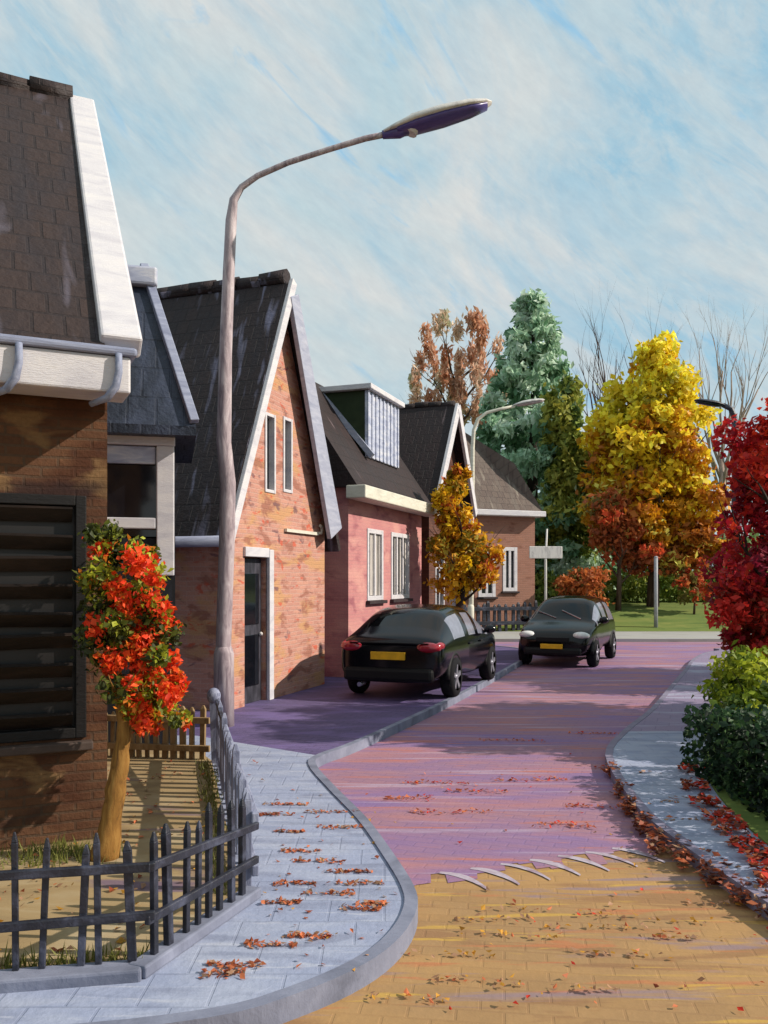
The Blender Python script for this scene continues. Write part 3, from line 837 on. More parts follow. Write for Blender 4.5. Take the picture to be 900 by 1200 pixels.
# ------------------------------------------------------------------ trees and plants
def leaf_mesh(name, parent, clumps, n, size, mats, seed, aspect=.5, droop=.0, out=.0, shell=2.0, cubic=False):
    """many small folded leaf faces spread through the volume of clumps.
    clumps: (centre, radii, weight, [material indices])"""
    g = np.random.default_rng(seed)
    W = np.array([c[2] for c in clumps], float); W /= W.sum()
    pick = g.choice(len(clumps), n, p=W)
    cen = np.array([c[0] for c in clumps], float)[pick]
    rad = np.array([(c[1],) * 3 if not hasattr(c[1], '__len__') else c[1] for c in clumps], float)[pick]
    if cubic:
        d = g.uniform(-1, 1, (n, 3))
        ax = g.integers(0, 3, n); sgn = np.sign(g.uniform(-1, 1, n)); deep = g.uniform(.72, 1.0, n)
        sel = g.random(n) < .8
        d[np.arange(n)[sel], ax[sel]] = (sgn * deep)[sel]
        pos = cen + d * rad
        dirn = d / np.maximum(1e-6, np.linalg.norm(d, axis=1))[:, None]
    else:
        dirn = g.normal(size=(n, 3)); dirn /= np.linalg.norm(dirn, axis=1)[:, None]
        r = g.random(n) ** (1 / shell)
        r = np.where(g.random(n) < .13, r * g.uniform(1.0, 1.55, n), r)
        pos = cen + dirn * rad * r[:, None]
    ax = g.normal(size=(n, 3)) + dirn * out
    ax[:, 2] -= droop
    ax /= np.linalg.norm(ax, axis=1)[:, None]
    t = g.normal(size=(n, 3)); t -= ax * (t * ax).sum(1)[:, None]
    t /= np.linalg.norm(t, axis=1)[:, None]
    nn = np.cross(ax, t)
    L = size * g.uniform(.6, 1.45, n)[:, None]
    Wd = L * aspect * g.uniform(.7, 1.25, n)[:, None]
    base = pos - ax * L * .5
    tip = pos + ax * L * .5
    lf = pos + t * Wd * .5 + nn * Wd * .18 - ax * L * .08
    rt = pos - t * Wd * .5 + nn * Wd * .18 + ax * L * .06
    vs = np.stack([base, rt, tip, lf], 1).reshape(-1, 3)
    me = bpy.data.meshes.new(name)
    idx = np.arange(n) * 4
    me.vertices.add(n * 4); me.vertices.foreach_set('co', vs.astype(np.float32).ravel())
    loops = np.stack([idx, idx + 1, idx + 2, idx, idx + 2, idx + 3], 1).ravel()
    me.loops.add(n * 6); me.loops.foreach_set('vertex_index', loops.astype(np.int32))
    me.polygons.add(n * 2)
    me.polygons.foreach_set('loop_start', (np.arange(n * 2) * 3).astype(np.int32))
    mi = np.array([clumps[p][3][g.integers(len(clumps[p][3]))] for p in pick], np.int32)
    for m in mats: me.materials.append(m)
    me.polygons.foreach_set('material_index', np.repeat(mi, 2))
    me.update(calc_edges=True); me.validate()
    o = bpy.data.objects.new(name, me); COL.objects.link(o)
    if parent: o.parent = parent
    return o

def limb(mb, p, d, L, r, rng, depth, spread, up=.2, segs=4, tips=None, ratio=.62, kids=(2, 4)):
    pts = [Vector(p)]; dd = Vector(d).normalized()
    for i in range(segs):
        dd = (dd + Vector((rng.uniform(-.16, .16), rng.uniform(-.16, .16), rng.uniform(-.08, .12) + up * .1))).normalized()
        pts.append(pts[-1] + dd * L / segs)
    mb.tube(pts, [r * (1 - .62 * i / segs) for i in range(segs + 1)], 7 if depth > 1 else 5)
    if tips is not None and depth == 0: tips.append(pts[-1])
    if depth > 0:
        for k in range(rng.randint(*kids)):
            i = rng.randint(max(1, segs // 2), segs)
            nd = (dd + Vector((rng.uniform(-1, 1), rng.uniform(-1, 1), rng.uniform(-.3, .5) + up)) * spread).normalized()
            limb(mb, pts[i], nd, L * ratio * rng.uniform(.75, 1.2), r * (1 - .62 * i / segs) * .72, rng, depth - 1, spread, up, segs, tips, ratio, kids)

BARK = brush('grey_brown_bark', [(58, 44, 38), (84, 66, 54), (104, 86, 74)], 3, (3, 3, .6), kind='Object', rough=.9, bump=.8)
DARKBARK = brush('dark_bark', [(40, 30, 28), (58, 44, 38)], 3, (3, 3, .6), kind='Object', rough=.9, bump=.8)
GOLDBARK = brush('ochre_bark', [(92, 62, 30), (146, 104, 48), (170, 128, 66)], 5, (5, 5, .8), kind='Object', rough=.85, bump=.8)

def blob(c, rad, k, rng, fill=.8, cr=.42, mats=(0,)):
    """clumps scattered through an ellipsoid"""
    out = []
    for i in range(k):
        d = Vector((rng.gauss(0, 1), rng.gauss(0, 1), rng.gauss(0, 1))).normalized()
        r = fill * rng.random() ** (1 / 2.4)
        p = Vector(c) + Vector((d.x * rad[0], d.y * rad[1], d.z * rad[2])) * r
        s = cr * rng.uniform(.65, 1.3)
        out.append((p, (rad[0] * s, rad[1] * s, rad[2] * s * .85), s, list(mats) if not callable(mats) else mats(p, rng)))
    return out

# --- orange berried tree beside the cottage
T = thing('berry_tree', 'small tree covered in orange berries with ochre trunk by the brown cottage', 'tree', (-1.81, 5.52, .1))
mb = MB(); rk_ = random.Random(8); pts = []; rad = []
for k in range(19):
    t = k / 18; pts.append((.13 * math.sin(t * 1.7) + rk_.uniform(-.007, .007), rk_.uniform(-.008, .008), 1.15 * t)); rad.append((.082 - .050 * t + .03 * max(0, .12 - t) / .12) * rk_.uniform(.90, 1.10))
mb.tube(pts, rad, 12)
for k in range(9):
    z0 = .78 + .04 * k; a = k * 2.4
    limb(mb, (.12, 0, z0), (math.cos(a) * .7 + .25, math.sin(a) * .6, 1.5), .34, .020, rk_, 1, .7)
mb.build('trunk', GOLDBARK, T)
rb = random.Random(3)
OL = [leaf_mat('orange_berry', (236, 84, 32)), leaf_mat('vermilion_berry', (222, 62, 30)), leaf_mat('lime_leaf', (158, 164, 44)), leaf_mat('olive_leaf', (104, 112, 40)), leaf_mat('amber_leaf', (206, 120, 36)), leaf_mat('dark_leaf', (58, 66, 34))]
pool = [[0, 1, 0], [0, 1, 4], [2, 3], [2, 2, 3, 4], [3, 5], [0, 1, 2], [1, 0, 0, 4]]
cl = []
for (x, z, r) in ((.02, 2.03, .15), (.14, 1.90, .17), (.30, 1.86, .15), (-.02, 1.72, .15), (.22, 1.68, .18), (.36, 1.62, .15), (.06, 1.52, .16), (.26, 1.44, .2), (.42, 1.40, .14), (.12, 1.28, .15), (.32, 1.22, .19), (.2, 1.08, .15), (.36, 1.02, .16), (.46, 1.14, .12), (.28, .88, .13), (.42, .86, .1)):
    for k in range(5):
        cl.append(((x + rb.uniform(-.11, .11), rb.uniform(-.2, .2), z + rb.uniform(-.1, .1)), r * rb.uniform(.35, .75), r, pool[rb.randrange(len(pool))]))
for k in range(16):
    cl.append(((rb.uniform(-.13, .04), rb.uniform(-.12, .12), rb.uniform(1.25, 2.05)), rb.uniform(.06, .12), .08, [3, 5, 5]))
leaf_mesh('crown', T, cl, 9500, .046, OL, 5, .62, .2)

# --- small yellow street tree
T = thing('yellow_street_tree', 'small golden yellow tree in front of the narrow white edged gable', 'tree', (1.75, 19.3, .1))
mb = MB(); mb.tube([(0, 0, 0), (-.06, 0, .9), (.02, 0, 1.7), (.0, 0, 3.0)], [.11, .09, .08, .04], 10)
for k in range(6): limb(mb, (0, 0, 1.3 + .25 * k), (math.cos(k * 2.2), math.sin(k * 2.2), .8), .9, .035, rb, 1, .6)
mb.build('trunk', DARKBARK, T)
YL = [leaf_mat('gold_leaf', (220, 170, 34)), leaf_mat('ochre_leaf', (196, 140, 34)), leaf_mat('bright_yellow_leaf', (232, 190, 30)), leaf_mat('rust_leaf', (176, 84, 30)), leaf_mat('green_gold_leaf', (142, 128, 42))]
def ym(p, r):
    return r.choice([[0, 1], [0, 2, 0], [1, 4], [0, 1, 3], [2, 0]]) if p.x < .35 else r.choice([[1, 3], [3, 1, 0], [0, 1]])
cl = blob((-.05, 0, 2.25), (.8, .7, .95), 40, rb, .85, .33, ym) + blob((-.15, 0, 3.25), (.55, .5, .95), 26, rb, .85, .35, ym) + blob((.45, 0, 2.2), (.5, .5, .7), 14, rb, .8, .4, ym) + blob((-.08, 0, 4.05), (.3, .3, .55), 8, rb, .8, .45, ym)
leaf_mesh('crown', T, cl, 6500, .14, YL, 8, .6, .3)

# --- grey green conifer
T = thing('conifer', 'tall grey green conifer rising behind the far brown house', 'tree', (6.95, 40, .7))
mb = MB(); mb.tube([(0, 0, 0), (0, 0, 5), (.1, 0, 10), (.0, 0, 14.4)], [.32, .26, .16, .03], 10); mb.build('trunk', DARKBARK, T)
GL = [leaf_mat('sage_needles', (184, 208, 180)), leaf_mat('grey_green_needles', (158, 190, 160)), leaf_mat('deep_needles', (96, 134, 100)), leaf_mat('mist_needles', (204, 222, 204))]
cl = []
for i in range(420):
    z = 1.2 + 13.4 * (rb.random() ** .9)
    t = (z - 1.2) / 13.4
    rm = (4.5 * (1 - t) ** .95 * (1 + .10 * math.sin(z * 2.1)) + .5)
    a = rb.uniform(0, 2 * math.pi); r = rm * rb.uniform(.2, 1.0) ** .7
    s = .30 + .42 * (1 - t) * rb.uniform(.6, 1.2)
    m = rb.choice([[0, 3], [0, 1], [1], [1, 2], [2], [0, 3, 3]])
    cl.append(((r * math.cos(a), r * math.sin(a), z - .2 * r), (s * 1.2, s * 1.2, s * .75), s * s, m))
leaf_mesh('crown', T, cl, 27000, .42, GL, 11, .42, .7, .8)

# --- olive green tree
T = thing('olive_green_tree', 'narrow olive green tree between grey conifer and big yellow tree', 'tree', (8.2, 37, .6))
mb = MB(); mb.tube([(0, 0, 0), (0, 0, 3), (0, 0, 8)], [.22, .18, .05], 8); mb.build('trunk', DARKBARK, T)
OV = [leaf_mat('olive_a', (152, 156, 70)), leaf_mat('olive_b', (128, 144, 68)), leaf_mat('olive_c', (166, 162, 70)), leaf_mat('moss_dark', (80, 102, 56))]
def om(p, r): return r.choice([[0], [0, 2], [1], [1, 3], [0, 1], [2, 0]])
cl = blob((-.3, 0, 8.0), (.95, .9, 2.2), 26, rb, .85, .4, om) + blob((.1, 0, 6.0), (1.3, 1.1, 2.3), 36, rb, .9, .36, om) + blob((-.1, 0, 3.4), (1.5, 1.2, 2.0), 36, rb, .9, .36, om)
leaf_mesh('crown', T, cl, 10000, .32, OV, 13, .5, .5)

# --- big yellow tree
T = thing('yellow_tree', 'big bright yellow autumn tree at the end of the street', 'tree', (10.7, 34, .5))
mb = MB(); mb.tube([(0, 0, 0), (.05, 0, 1.8), (0, 0, 4)], [.28, .22, .18], 10)
for k in range(7): limb(mb, (0, 0, 2.4 + .35 * k), (math.cos(k * 2.4), math.sin(k * 2.4), 1.1), 2.6, .11, rb, 1, .6)
mb.build('trunk', BARK, T)
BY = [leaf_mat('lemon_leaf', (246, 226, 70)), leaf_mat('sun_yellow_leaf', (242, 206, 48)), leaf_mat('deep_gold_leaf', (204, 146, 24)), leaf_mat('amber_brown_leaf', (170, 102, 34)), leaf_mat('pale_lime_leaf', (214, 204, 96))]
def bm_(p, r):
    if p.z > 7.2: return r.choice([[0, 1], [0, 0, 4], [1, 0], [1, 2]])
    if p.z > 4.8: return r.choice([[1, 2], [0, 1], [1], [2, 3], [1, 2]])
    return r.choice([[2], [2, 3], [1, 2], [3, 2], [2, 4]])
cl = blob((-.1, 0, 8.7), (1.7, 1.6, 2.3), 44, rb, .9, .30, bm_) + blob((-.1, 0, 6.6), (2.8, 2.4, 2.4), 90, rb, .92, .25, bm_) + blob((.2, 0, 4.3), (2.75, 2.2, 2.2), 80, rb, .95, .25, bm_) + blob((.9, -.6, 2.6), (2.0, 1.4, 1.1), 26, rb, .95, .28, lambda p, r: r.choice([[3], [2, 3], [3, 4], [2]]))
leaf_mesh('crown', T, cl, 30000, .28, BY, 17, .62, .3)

# --- rust coloured small trees in front of it
RL = [leaf_mat('rust_a', (186, 104, 60)), leaf_mat('rust_b', (164, 88, 54)), leaf_mat('rust_c', (190, 112, 58)), leaf_mat('scarlet_rust', (206, 84, 50)), leaf_mat('brown_green', (124, 112, 56))]
def rm_(p, r): return r.choice([[0, 1], [1], [0, 2], [2, 3], [0, 4], [2, 0]])
T = thing('rust_tree', 'rust brown small tree below the left side of the big yellow tree', 'tree', (9.0, 32.8, .7))
mb = MB(); mb.tube([(0, 0, 0), (.05, 0, 1.2), (0, 0, 2.6)], [.12, .09, .05], 8)
for k in range(5): limb(mb, (0, 0, 1.0 + .3 * k), (math.cos(k * 2.4), math.sin(k * 2.4), 1), 1.1, .05, rb, 1, .6)
mb.build('trunk', BARK, T)
leaf_mesh('crown', T, blob((-.1, 0, 3.3), (1.25, 1.1, 1.5), 30, rb, .9, .34, rm_) + blob((1.2, 0, 2.0), (1.1, .9, .7), 14, rb, .9, .4, rm_), 4500, .22, RL, 19, .6, .3)
T = thing('rust_shrub', 'orange brown shrub behind the far black car near the white sign', 'shrub', (7.25, 31.6, .4))
mb = MB(); mb.tube([(0, 0, 0), (.05, 0, .9)], [.06, .03], 8)
for k in range(4): limb(mb, (0, 0, .2), (math.cos(k * 1.6), math.sin(k * 1.6), 1.2), .9, .03, rb, 1, .6)
mb.build('stem', BARK, T)
leaf_mesh('foliage', T, blob((0, 0, 1.1), (1.2, .9, 1.0), 26, rb, .9, .34, lambda p, r: r.choice([[2, 0], [0, 4], [2], [0, 2, 4]])), 2800, .17, RL, 23, .6, .3)
T = thing('scarlet_shrub', 'low scarlet leaved shrub on the lawn right of the grey pole', 'shrub', (11.7, 32.2, .6))
mb = MB(); mb.tube([(0, 0, 0), (.05, 0, .9)], [.05, .03], 8); mb.build('stem', BARK, T)
leaf_mesh('foliage', T, blob((0, 0, 1.35), (.75, .6, 1.1), 16, rb, .95, .3, lambda p, r: r.choice([[3, 2], [3, 4], [4], [2, 3]])), 1100, .17, RL, 29, .6, .3)

# --- feathery rust tree far behind the roofs
T = thing('feathery_tree', 'thin leaved pale rust tree far behind the dark roofs left of the conifer', 'tree', (4.0, 47, .8))
mb = MB(); mb.tube([(0, 0, 0), (.1, 0, 6), (0, 0, 12)], [.3, .22, .1], 9)
tips = []
for k in range(9): limb(mb, (0, 0, 8 + .5 * k), (math.cos(k * 2.4), math.sin(k * 2.4), 1.0), 2.4, .09, rb, 2, .55, .15, 4, tips)
mb.build('trunk', BARK, T)
FL = [leaf_mat('peach_leaf', (226, 198, 174)), leaf_mat('pale_rust_leaf', (214, 174, 148)), leaf_mat('tan_green_leaf', (184, 182, 150)), leaf_mat('burnt_leaf', (200, 146, 114))]
cl = []
for i in range(60):
    x = rb.uniform(-2.9, 2.6); z = rb.uniform(9.5, 15.2) - .09 * (x - .4) ** 2
    cl.append(((x, rb.uniform(-1.5, 1.5), z), (.34, .34, .7), 1, rb.choice([[0], [1], [0, 1], [3], [2, 0], [1, 3]])))
leaf_mesh('crown', T, cl, 5200, .42, FL, 31, .34, 1.6)

# --- bare trees
def bare(name, label, loc, H, seed, mat, spread):
    r = random.Random(seed)
    T = thing(name, label, 'tree', loc, 0)
    mb = MB(); mb.tube([(0, 0, 0), (.1, 0, H * .3), (0, .0, H * .52)], [.26, .2, .14], 9); mb.build('trunk', mat, T)
    b = MB()
    for k in range(9):
        a = k * 2.4
        limb(b, (0, 0, H * (.36 + .02 * k)), (math.cos(a) * spread, math.sin(a) * spread, 1.5), H * .33, .085, r, 3, .42, .55, 4, None, .62, (2, 3))
    b.build('branches', mat, T)
bare('bare_tree', 'leafless dark twigged tree standing behind the big yellow tree', (11.6, 43, .8), 14.0, 5, brush('dark_twig', [(70, 56, 56), (98, 80, 78)], 3, kind='Object', rough=.9), .55)
bare('bare_tree', 'leafless pale brown tree at the far right above the red tree', (17.0, 43, .8), 14.0, 21, brush('pale_twig', [(134, 116, 106), (168, 152, 140)], 3, kind='Object', rough=.9), .6)

# --- hedge behind the lawn, seen between the trees
T = thing('garden_hedge', 'long pale green hedge across the back of the lawn below the trees', 'hedge', (16, 42, 1.2))
HG = [leaf_mat('hedge_a', (128, 156, 100)), leaf_mat('hedge_b', (106, 136, 82)), leaf_mat('hedge_c', (126, 150, 96)), leaf_mat('hedge_d', (146, 140, 84))]
cl = [((x, rb.uniform(-.5, .5), z), (1.1, .8, .8), 1, rb.choice([[0], [1], [2, 0], [0, 3], [1, 0]])) for x in np.linspace(-19, 24, 64) for z in (.6, 1.7 + rb.uniform(-.2, .3), 2.6 + rb.uniform(-.4, .5))]
leaf_mesh('foliage', T, cl, 15000, .42, HG, 37, .6, .4)
T = thing('garden_hedge', 'low yellow green hedge at the front of the lawn right of the far car', 'hedge', (12.5, 35.5, 1.0))
HH = [leaf_mat('lowhedge_a', (150, 160, 70)), leaf_mat('lowhedge_b', (122, 142, 66)), leaf_mat('lowhedge_c', (168, 168, 76))]
cl = [((x, rb.uniform(-.3, .3), z), (.7, .5, .45), 1, rb.choice([[0], [1], [2, 0], [1, 0]])) for x in np.linspace(-6, 10, 34) for z in (.3, .85 + rb.uniform(-.2, .2))]
leaf_mesh('foliage', T, cl, 6000, .24, HH, 41, .6, .4)

# --- red tree at the right edge
T = thing('red_tree', 'crimson leaved small tree at the right edge above the hedge', 'tree', (4.55, 9.9, .115))
mb = MB(); mb.tube([(0, 0, 0), (.03, 0, .8), (0, 0, 2.2)], [.09, .07, .05], 9)
for k in range(8): limb(mb, (0, 0, .7 + .22 * k), (math.cos(k * 2.4), math.sin(k * 2.4), 1.1), .9, .035, rb, 1, .6)
mb.build('trunk', DARKBARK, T)
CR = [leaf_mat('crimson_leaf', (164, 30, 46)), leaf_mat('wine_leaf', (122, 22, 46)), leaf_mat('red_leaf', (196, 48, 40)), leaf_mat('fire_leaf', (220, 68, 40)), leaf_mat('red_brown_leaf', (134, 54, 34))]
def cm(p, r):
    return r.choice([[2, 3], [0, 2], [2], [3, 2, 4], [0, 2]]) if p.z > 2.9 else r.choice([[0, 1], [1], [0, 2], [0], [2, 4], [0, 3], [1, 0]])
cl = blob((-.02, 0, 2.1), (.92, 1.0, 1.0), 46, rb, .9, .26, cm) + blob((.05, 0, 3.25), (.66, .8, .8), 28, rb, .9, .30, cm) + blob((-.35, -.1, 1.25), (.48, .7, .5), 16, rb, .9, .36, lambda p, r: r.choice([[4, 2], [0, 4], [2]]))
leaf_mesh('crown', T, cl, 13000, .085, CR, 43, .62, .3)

# --- right hand hedge and bright shrub
T = thing('garden_hedge', 'clipped dark green hedge at the right edge beside red fallen leaves', 'hedge', (3.3, 6.9, .115))
mb = MB()
for k in range(5): mb.tube([(-.3 + .15 * k, -.9 + .45 * k, 0), (-.28 + .15 * k, -.88 + .45 * k, .4)], [.025, .015], 6)
mb.build('stem', DARKBARK, T)
DH = [leaf_mat('bottle_leaf', (40, 66, 42)), leaf_mat('dark_hedge_leaf', (24, 40, 26)), leaf_mat('mid_hedge_leaf', (62, 90, 48))]
cl = [((-.02 + .04 * i, y, .30), (.42 + .06 * i, .42, .30), 1, rb.choice([[0, 1], [1], [0], [0, 2]])) for y in np.linspace(-1.35, .85, 7) for i in range(3)]
leaf_mesh('foliage', T, cl, 9500, .07, DH, 47, .6, .2, cubic=True)
T = thing('shrub', 'bright lime green shrub at the right edge behind the dark clipped hedge', 'shrub', (3.95, 8.75, .115))
mb = MB()
for k in range(4): limb(mb, (0, 0, 0), (math.cos(k * 1.6), math.sin(k * 1.6), 1.4), .6, .025, rb, 1, .5)
mb.build('stem', DARKBARK, T)
LG = [leaf_mat('lime_a', (154, 168, 44)), leaf_mat('lime_b', (116, 134, 44)), leaf_mat('lime_c', (188, 192, 56)), leaf_mat('lime_d', (84, 104, 44))]
cl = blob((0, 0, .62), (.72, .7, .55), 40, rb, .9, .30, lambda p, r: r.choice([[0], [1, 0], [2, 0], [1, 3], [1]]))
leaf_mesh('foliage', T, cl, 5000, .085, LG, 53, .5, .2)
# a neighbour to it along the pavement, its shade falls across the street
T = thing('shrub', 'olive green shrub far right beside the pavement under the black street lamp', 'shrub', (7.3, 14.6, .115))
mb = MB()
for k in range(5): limb(mb, (0, 0, 0), (math.cos(k * 1.6), math.sin(k * 1.6), 1.4), 1.2, .04, rb, 1, .5)
mb.build('stem', DARKBARK, T)
leaf_mesh('foliage', T, blob((0, 0, 1.5), (1.0, 1.0, 1.5), 50, rb, .9, .28, lambda p, r: r.choice([[3], [1, 3], [1], [0, 1]])), 6000, .12, LG, 59, .5, .2)

# two added trees out of view on the right, put there to shade the street
def shade_tree(label, loc, h, r_, seed, n):
    r2 = random.Random(seed)
    T = thing('added_shade_tree', label, 'tree', loc)
    mb = MB(); mb.tube([(0, 0, 0), (.04, 0, h * .3), (0, 0, h * .7)], [.13, .1, .05], 9)
    for k in range(8): limb(mb, (0, 0, h * .28 + .2 * k), (math.cos(k * 2.4), math.sin(k * 2.4), 1.0), r_ * .8, .04, r2, 1, .6)
    mb.build('trunk', BARK, T)
    cl = blob((0, 0, h * .60), (r_, r_, h * .40), 90, r2, .95, .30, lambda p, r: r.choice([[0], [1], [3], [1, 3]])) + blob((0, 0, h * .3), (r_ * .9, r_ * .9, h * .22), 40, r2, .92, .3, lambda p, r: r.choice([[1], [3], [1, 3]]))
    leaf_mesh('crown', T, cl, n, .15, LG, seed, .6, .3)
shade_tree('added olive tree out of view beyond the red tree, shading the street', (8.2, 10.6, .115), 5.9, 1.75, 71, 26000)
shade_tree('added olive tree out of view by the far right pavement, shading the street', (9.9, 16.4, .115), 5.6, 1.5, 73, 20000)

g_ = np.random.default_rng(77); V, Fc = [], []
for k in range(1500):
    if k % 3 == 0:
        t = g_.random(); x, y = -1.62 - .06 + .84 * (1 - t) + g_.normal(0, .04) - .06, 8.35 - 3.5 * (1 - t)
    elif k % 3 == 1:
        t = g_.random(); x, y = -2.3 + 1.2 * t, 3.84 + .2 * t + g_.normal(0, .05)
    else:
        x, y = -2.2 - .2 + g_.normal(0, .12) + .5 * g_.random(), 5.55 + g_.normal(0, .12)
    a = g_.uniform(0, 6.28); h_ = g_.uniform(.03, .10); w_ = .006
    o_ = len(V); dx, dy = math.cos(a), math.sin(a); lx, ly = g_.normal(0, .025, 2)
    V += [(x - dx * w_, y - dy * w_, .105), (x + dx * w_, y + dy * w_, .105), (x + lx, y + ly, .105 + h_)]
    Fc.append((o_, o_ + 1, o_ + 2))
mb = MB(); mb.add(V, Fc)
tag(mb.build('grass', leaf_mat('tuft_grass', (116, 118, 58)), None, fix=False), 'thin tufts of dry grass at the foot of the front railing', 'grass', None, 'stuff')

# ------------------------------------------------------------------ fallen leaves
def ground_leaves(name, label, patches, size, mats, seed, z, lift=.02):
    """patches: (x, y, half length x, half length y, count, [mat idx], heading deg)"""
    g = np.random.default_rng(seed); V, Fc, MI = [], [], []
    for (x, y, hx, hy, n, mi, ang) in patches:
        ca, sa = math.cos(R(ang)), math.sin(R(ang))
        for k in range(n):
            u, v = (g.uniform(-1.25, 1.25) * hx, np.clip(g.normal(0, .5), -1.3, 1.3) * hy)
            cx, cy = x + u * ca - v * sa, y + u * sa + v * ca
            a = g.uniform(0, 6.28); L = size * g.uniform(.6, 1.4); w = L * g.uniform(.4, .7)
            zz = z + g.uniform(.003, lift)
            dx, dy = math.cos(a), math.sin(a)
            o = len(V); t1, t2, t3, t4 = g.uniform(-.2, .45, 4) * L
            V += [(cx - dx * L / 2, cy - dy * L / 2, zz + max(0, t1)), (cx + dy * w / 2, cy - dx * w / 2, zz + max(0, t2)), (cx + dx * L / 2, cy + dy * L / 2, zz + max(0, t3)), (cx - dy * w / 2, cy + dx * w / 2, zz + max(0, t4))]
            Fc += [(o, o + 1, o + 2), (o, o + 2, o + 3)]
            m = mi[g.integers(len(mi))]; MI += [m, m]
    mb = MB(); mb.v = [Vector(q) for q in V]; mb.f = Fc; mb.mi = MI; mb.sm = [False] * len(Fc)
    o = mb.build(name, mats, None, fix=False)
    tag(o, label, 'leaves', None, 'stuff')
    return o
FLM = [leaf_mat('fallen_orange', (196, 112, 72)), leaf_mat('fallen_tan', (170, 132, 104)), leaf_mat('fallen_rust', (150, 74, 44)), leaf_mat('fallen_red', (198, 52, 30)), leaf_mat('fallen_ochre', (190, 140, 50)), leaf_mat('fallen_brown', (96, 48, 36))]
def gp(px, py, z=.1):
    y = (1.9 - z) * 1000 / (py - 680); return (px - 450) * y / 1000, y
pts = []
for px, py, w in ((335, 943, 22), (322, 955, 18), (388, 952, 26), (398, 970, 22), (352, 998, 18), (372, 1010, 26), (408, 1022, 24), (345, 1036, 20), (422, 1036, 22), (385, 1048, 24), (330, 1058, 18), (425, 1066, 20), (360, 1098, 22), (318, 1108, 24), (275, 1132, 26), (262, 1142, 20), (440, 1060, 12), (340, 975, 14)):
    x, y = gp(px, py); pts.append((x, y, w * y / 1000, .035, 46, [0, 0, 1, 2], rb.uniform(-8, 4)))
for k in range(70):
    x, y = gp(rb.uniform(300, 455), rb.uniform(920, 1150)); pts.append((x, y, .1, .1, 1, [0, 1, 2, 4], 0))
ground_leaves('fallen_leaves', 'streaks of orange fallen leaves on the blue grey pavement by the railing', pts, .034, FLM, 1, .1, .006)
pts = [(*gp(398, 935, .1), .08, .45, 120, [4, 4, 1], 22)]
for px, py, w in ((515, 918, 36), (480, 936, 26), (620, 914, 34), (560, 928, 30), (700, 946, 30), (530, 952, 40), (660, 968, 30), (720, 900, 18), (600, 868, 30), (700, 860, 26), (760, 870, 26)):
    x, y = gp(px, py, .01); pts.append((x, y, w * y / 1000, .08, 50, [0, 2, 3, 0], rb.uniform(-8, 4)))
for px, py, w in ((640, 1068, 60), (580, 1078, 40), (600, 1096, 50), (700, 1088, 50), (520, 1120, 50), (560, 1150, 40), (760, 1078, 50), (740, 1120, 60), (800, 1100, 40), (650, 1160, 60), (480, 1170, 40), (840, 1060, 30)):
    x, y = gp(px, py, .01); pts.append((x, y, w * y / 1000, .03, 20, [0, 4, 4, 1, 1], rb.uniform(-8, 4)))
for k in range(90):
    x, y = gp(rb.uniform(480, 880), rb.uniform(880, 1190), .01); pts.append((x, y, .1, .1, 1, [0, 1, 2, 4, 3], 0))
ground_leaves('fallen_leaves', 'scattered orange and ochre fallen leaves on the brick and ochre street', pts, .034, FLM, 2, .012, .006)
pts = [(rb.uniform(-2.9, -1.25), rb.uniform(4.0, 8.3), .2, .15, 5, [1, 4, 2, 0], rb.uniform(0, 90)) for k in range(60)]
ground_leaves('fallen_leaves', 'dry leaves scattered over the sandy garden behind the railing', pts, .04, FLM, 5, .108, .008)
pts = []
for px, py, w, h in ((718, 902, 16, 10), (728, 925, 14, 14), (738, 945, 14, 16), (752, 965, 18, 14), (770, 985, 24, 12), (800, 1000, 26, 12), (830, 1016, 30, 12), (860, 1035, 32, 12), (890, 1052, 30, 12)):
    x, y = gp(px, py, .06); pts.append((x, y, w * y / 1000 * 1.3, .07, 120, [2, 5, 5, 2, 0, 1], 75))
for px, py in ((765, 905), (790, 935), (775, 940), (800, 960)):
    x, y = gp(px, py, .1); pts.append((x, y, .12, .06, 26, [1, 1, 0], 0))
ground_leaves('fallen_leaves', 'drift of brown and rust leaves along the right hand kerb', pts, .055, FLM, 3, .02, .085)
pts = []
for px, py in ((808, 905), (812, 925), (822, 945), (838, 962), (852, 975), (868, 992), (882, 1008), (896, 1024), (905, 1038)):
    x, y = gp(px, py, .1); pts.append((x + .03, y, -.0 + .09, .10, 80, [3, 3, 2, 0, 5], 0))
ground_leaves('fallen_leaves', 'vivid red fallen leaves heaped at the foot of the clipped dark hedge', pts, .055, FLM, 4, .1, .07)

# ------------------------------------------------------------------ cars
PAINT = plain('black_car_paint', (9, 9, 16), .14, .35)
PAINT2 = plain('black_green_car_paint', (8, 8, 11), .14, .35)
TRIM = plain('black_plastic', (14, 14, 16), .6, .3)
RUBBER = plain('tyre_rubber', (20, 20, 24), .85, .2)
RIM = plain('alloy', (150, 152, 162), .35, .6, .6)
CARGLASS = plain('car_glass', (6, 7, 10), .04, .3)
SIDEGLASS = plain('side_glass', (120, 122, 136), .12, .8)
REDLAMP = plain('red_lamp', (150, 14, 34), .2, .6, 0, 0, .5)
CLEARLAMP = plain('clear_lamp', (216, 216, 214), .15, .8)
PLATE = plain('yellow_plate', (222, 168, 20), .5)
PLATEINK = plain('plate_ink', (40, 32, 16), .5)
CHROME = plain('bright_trim', (170, 172, 180), .2, .6, .8)

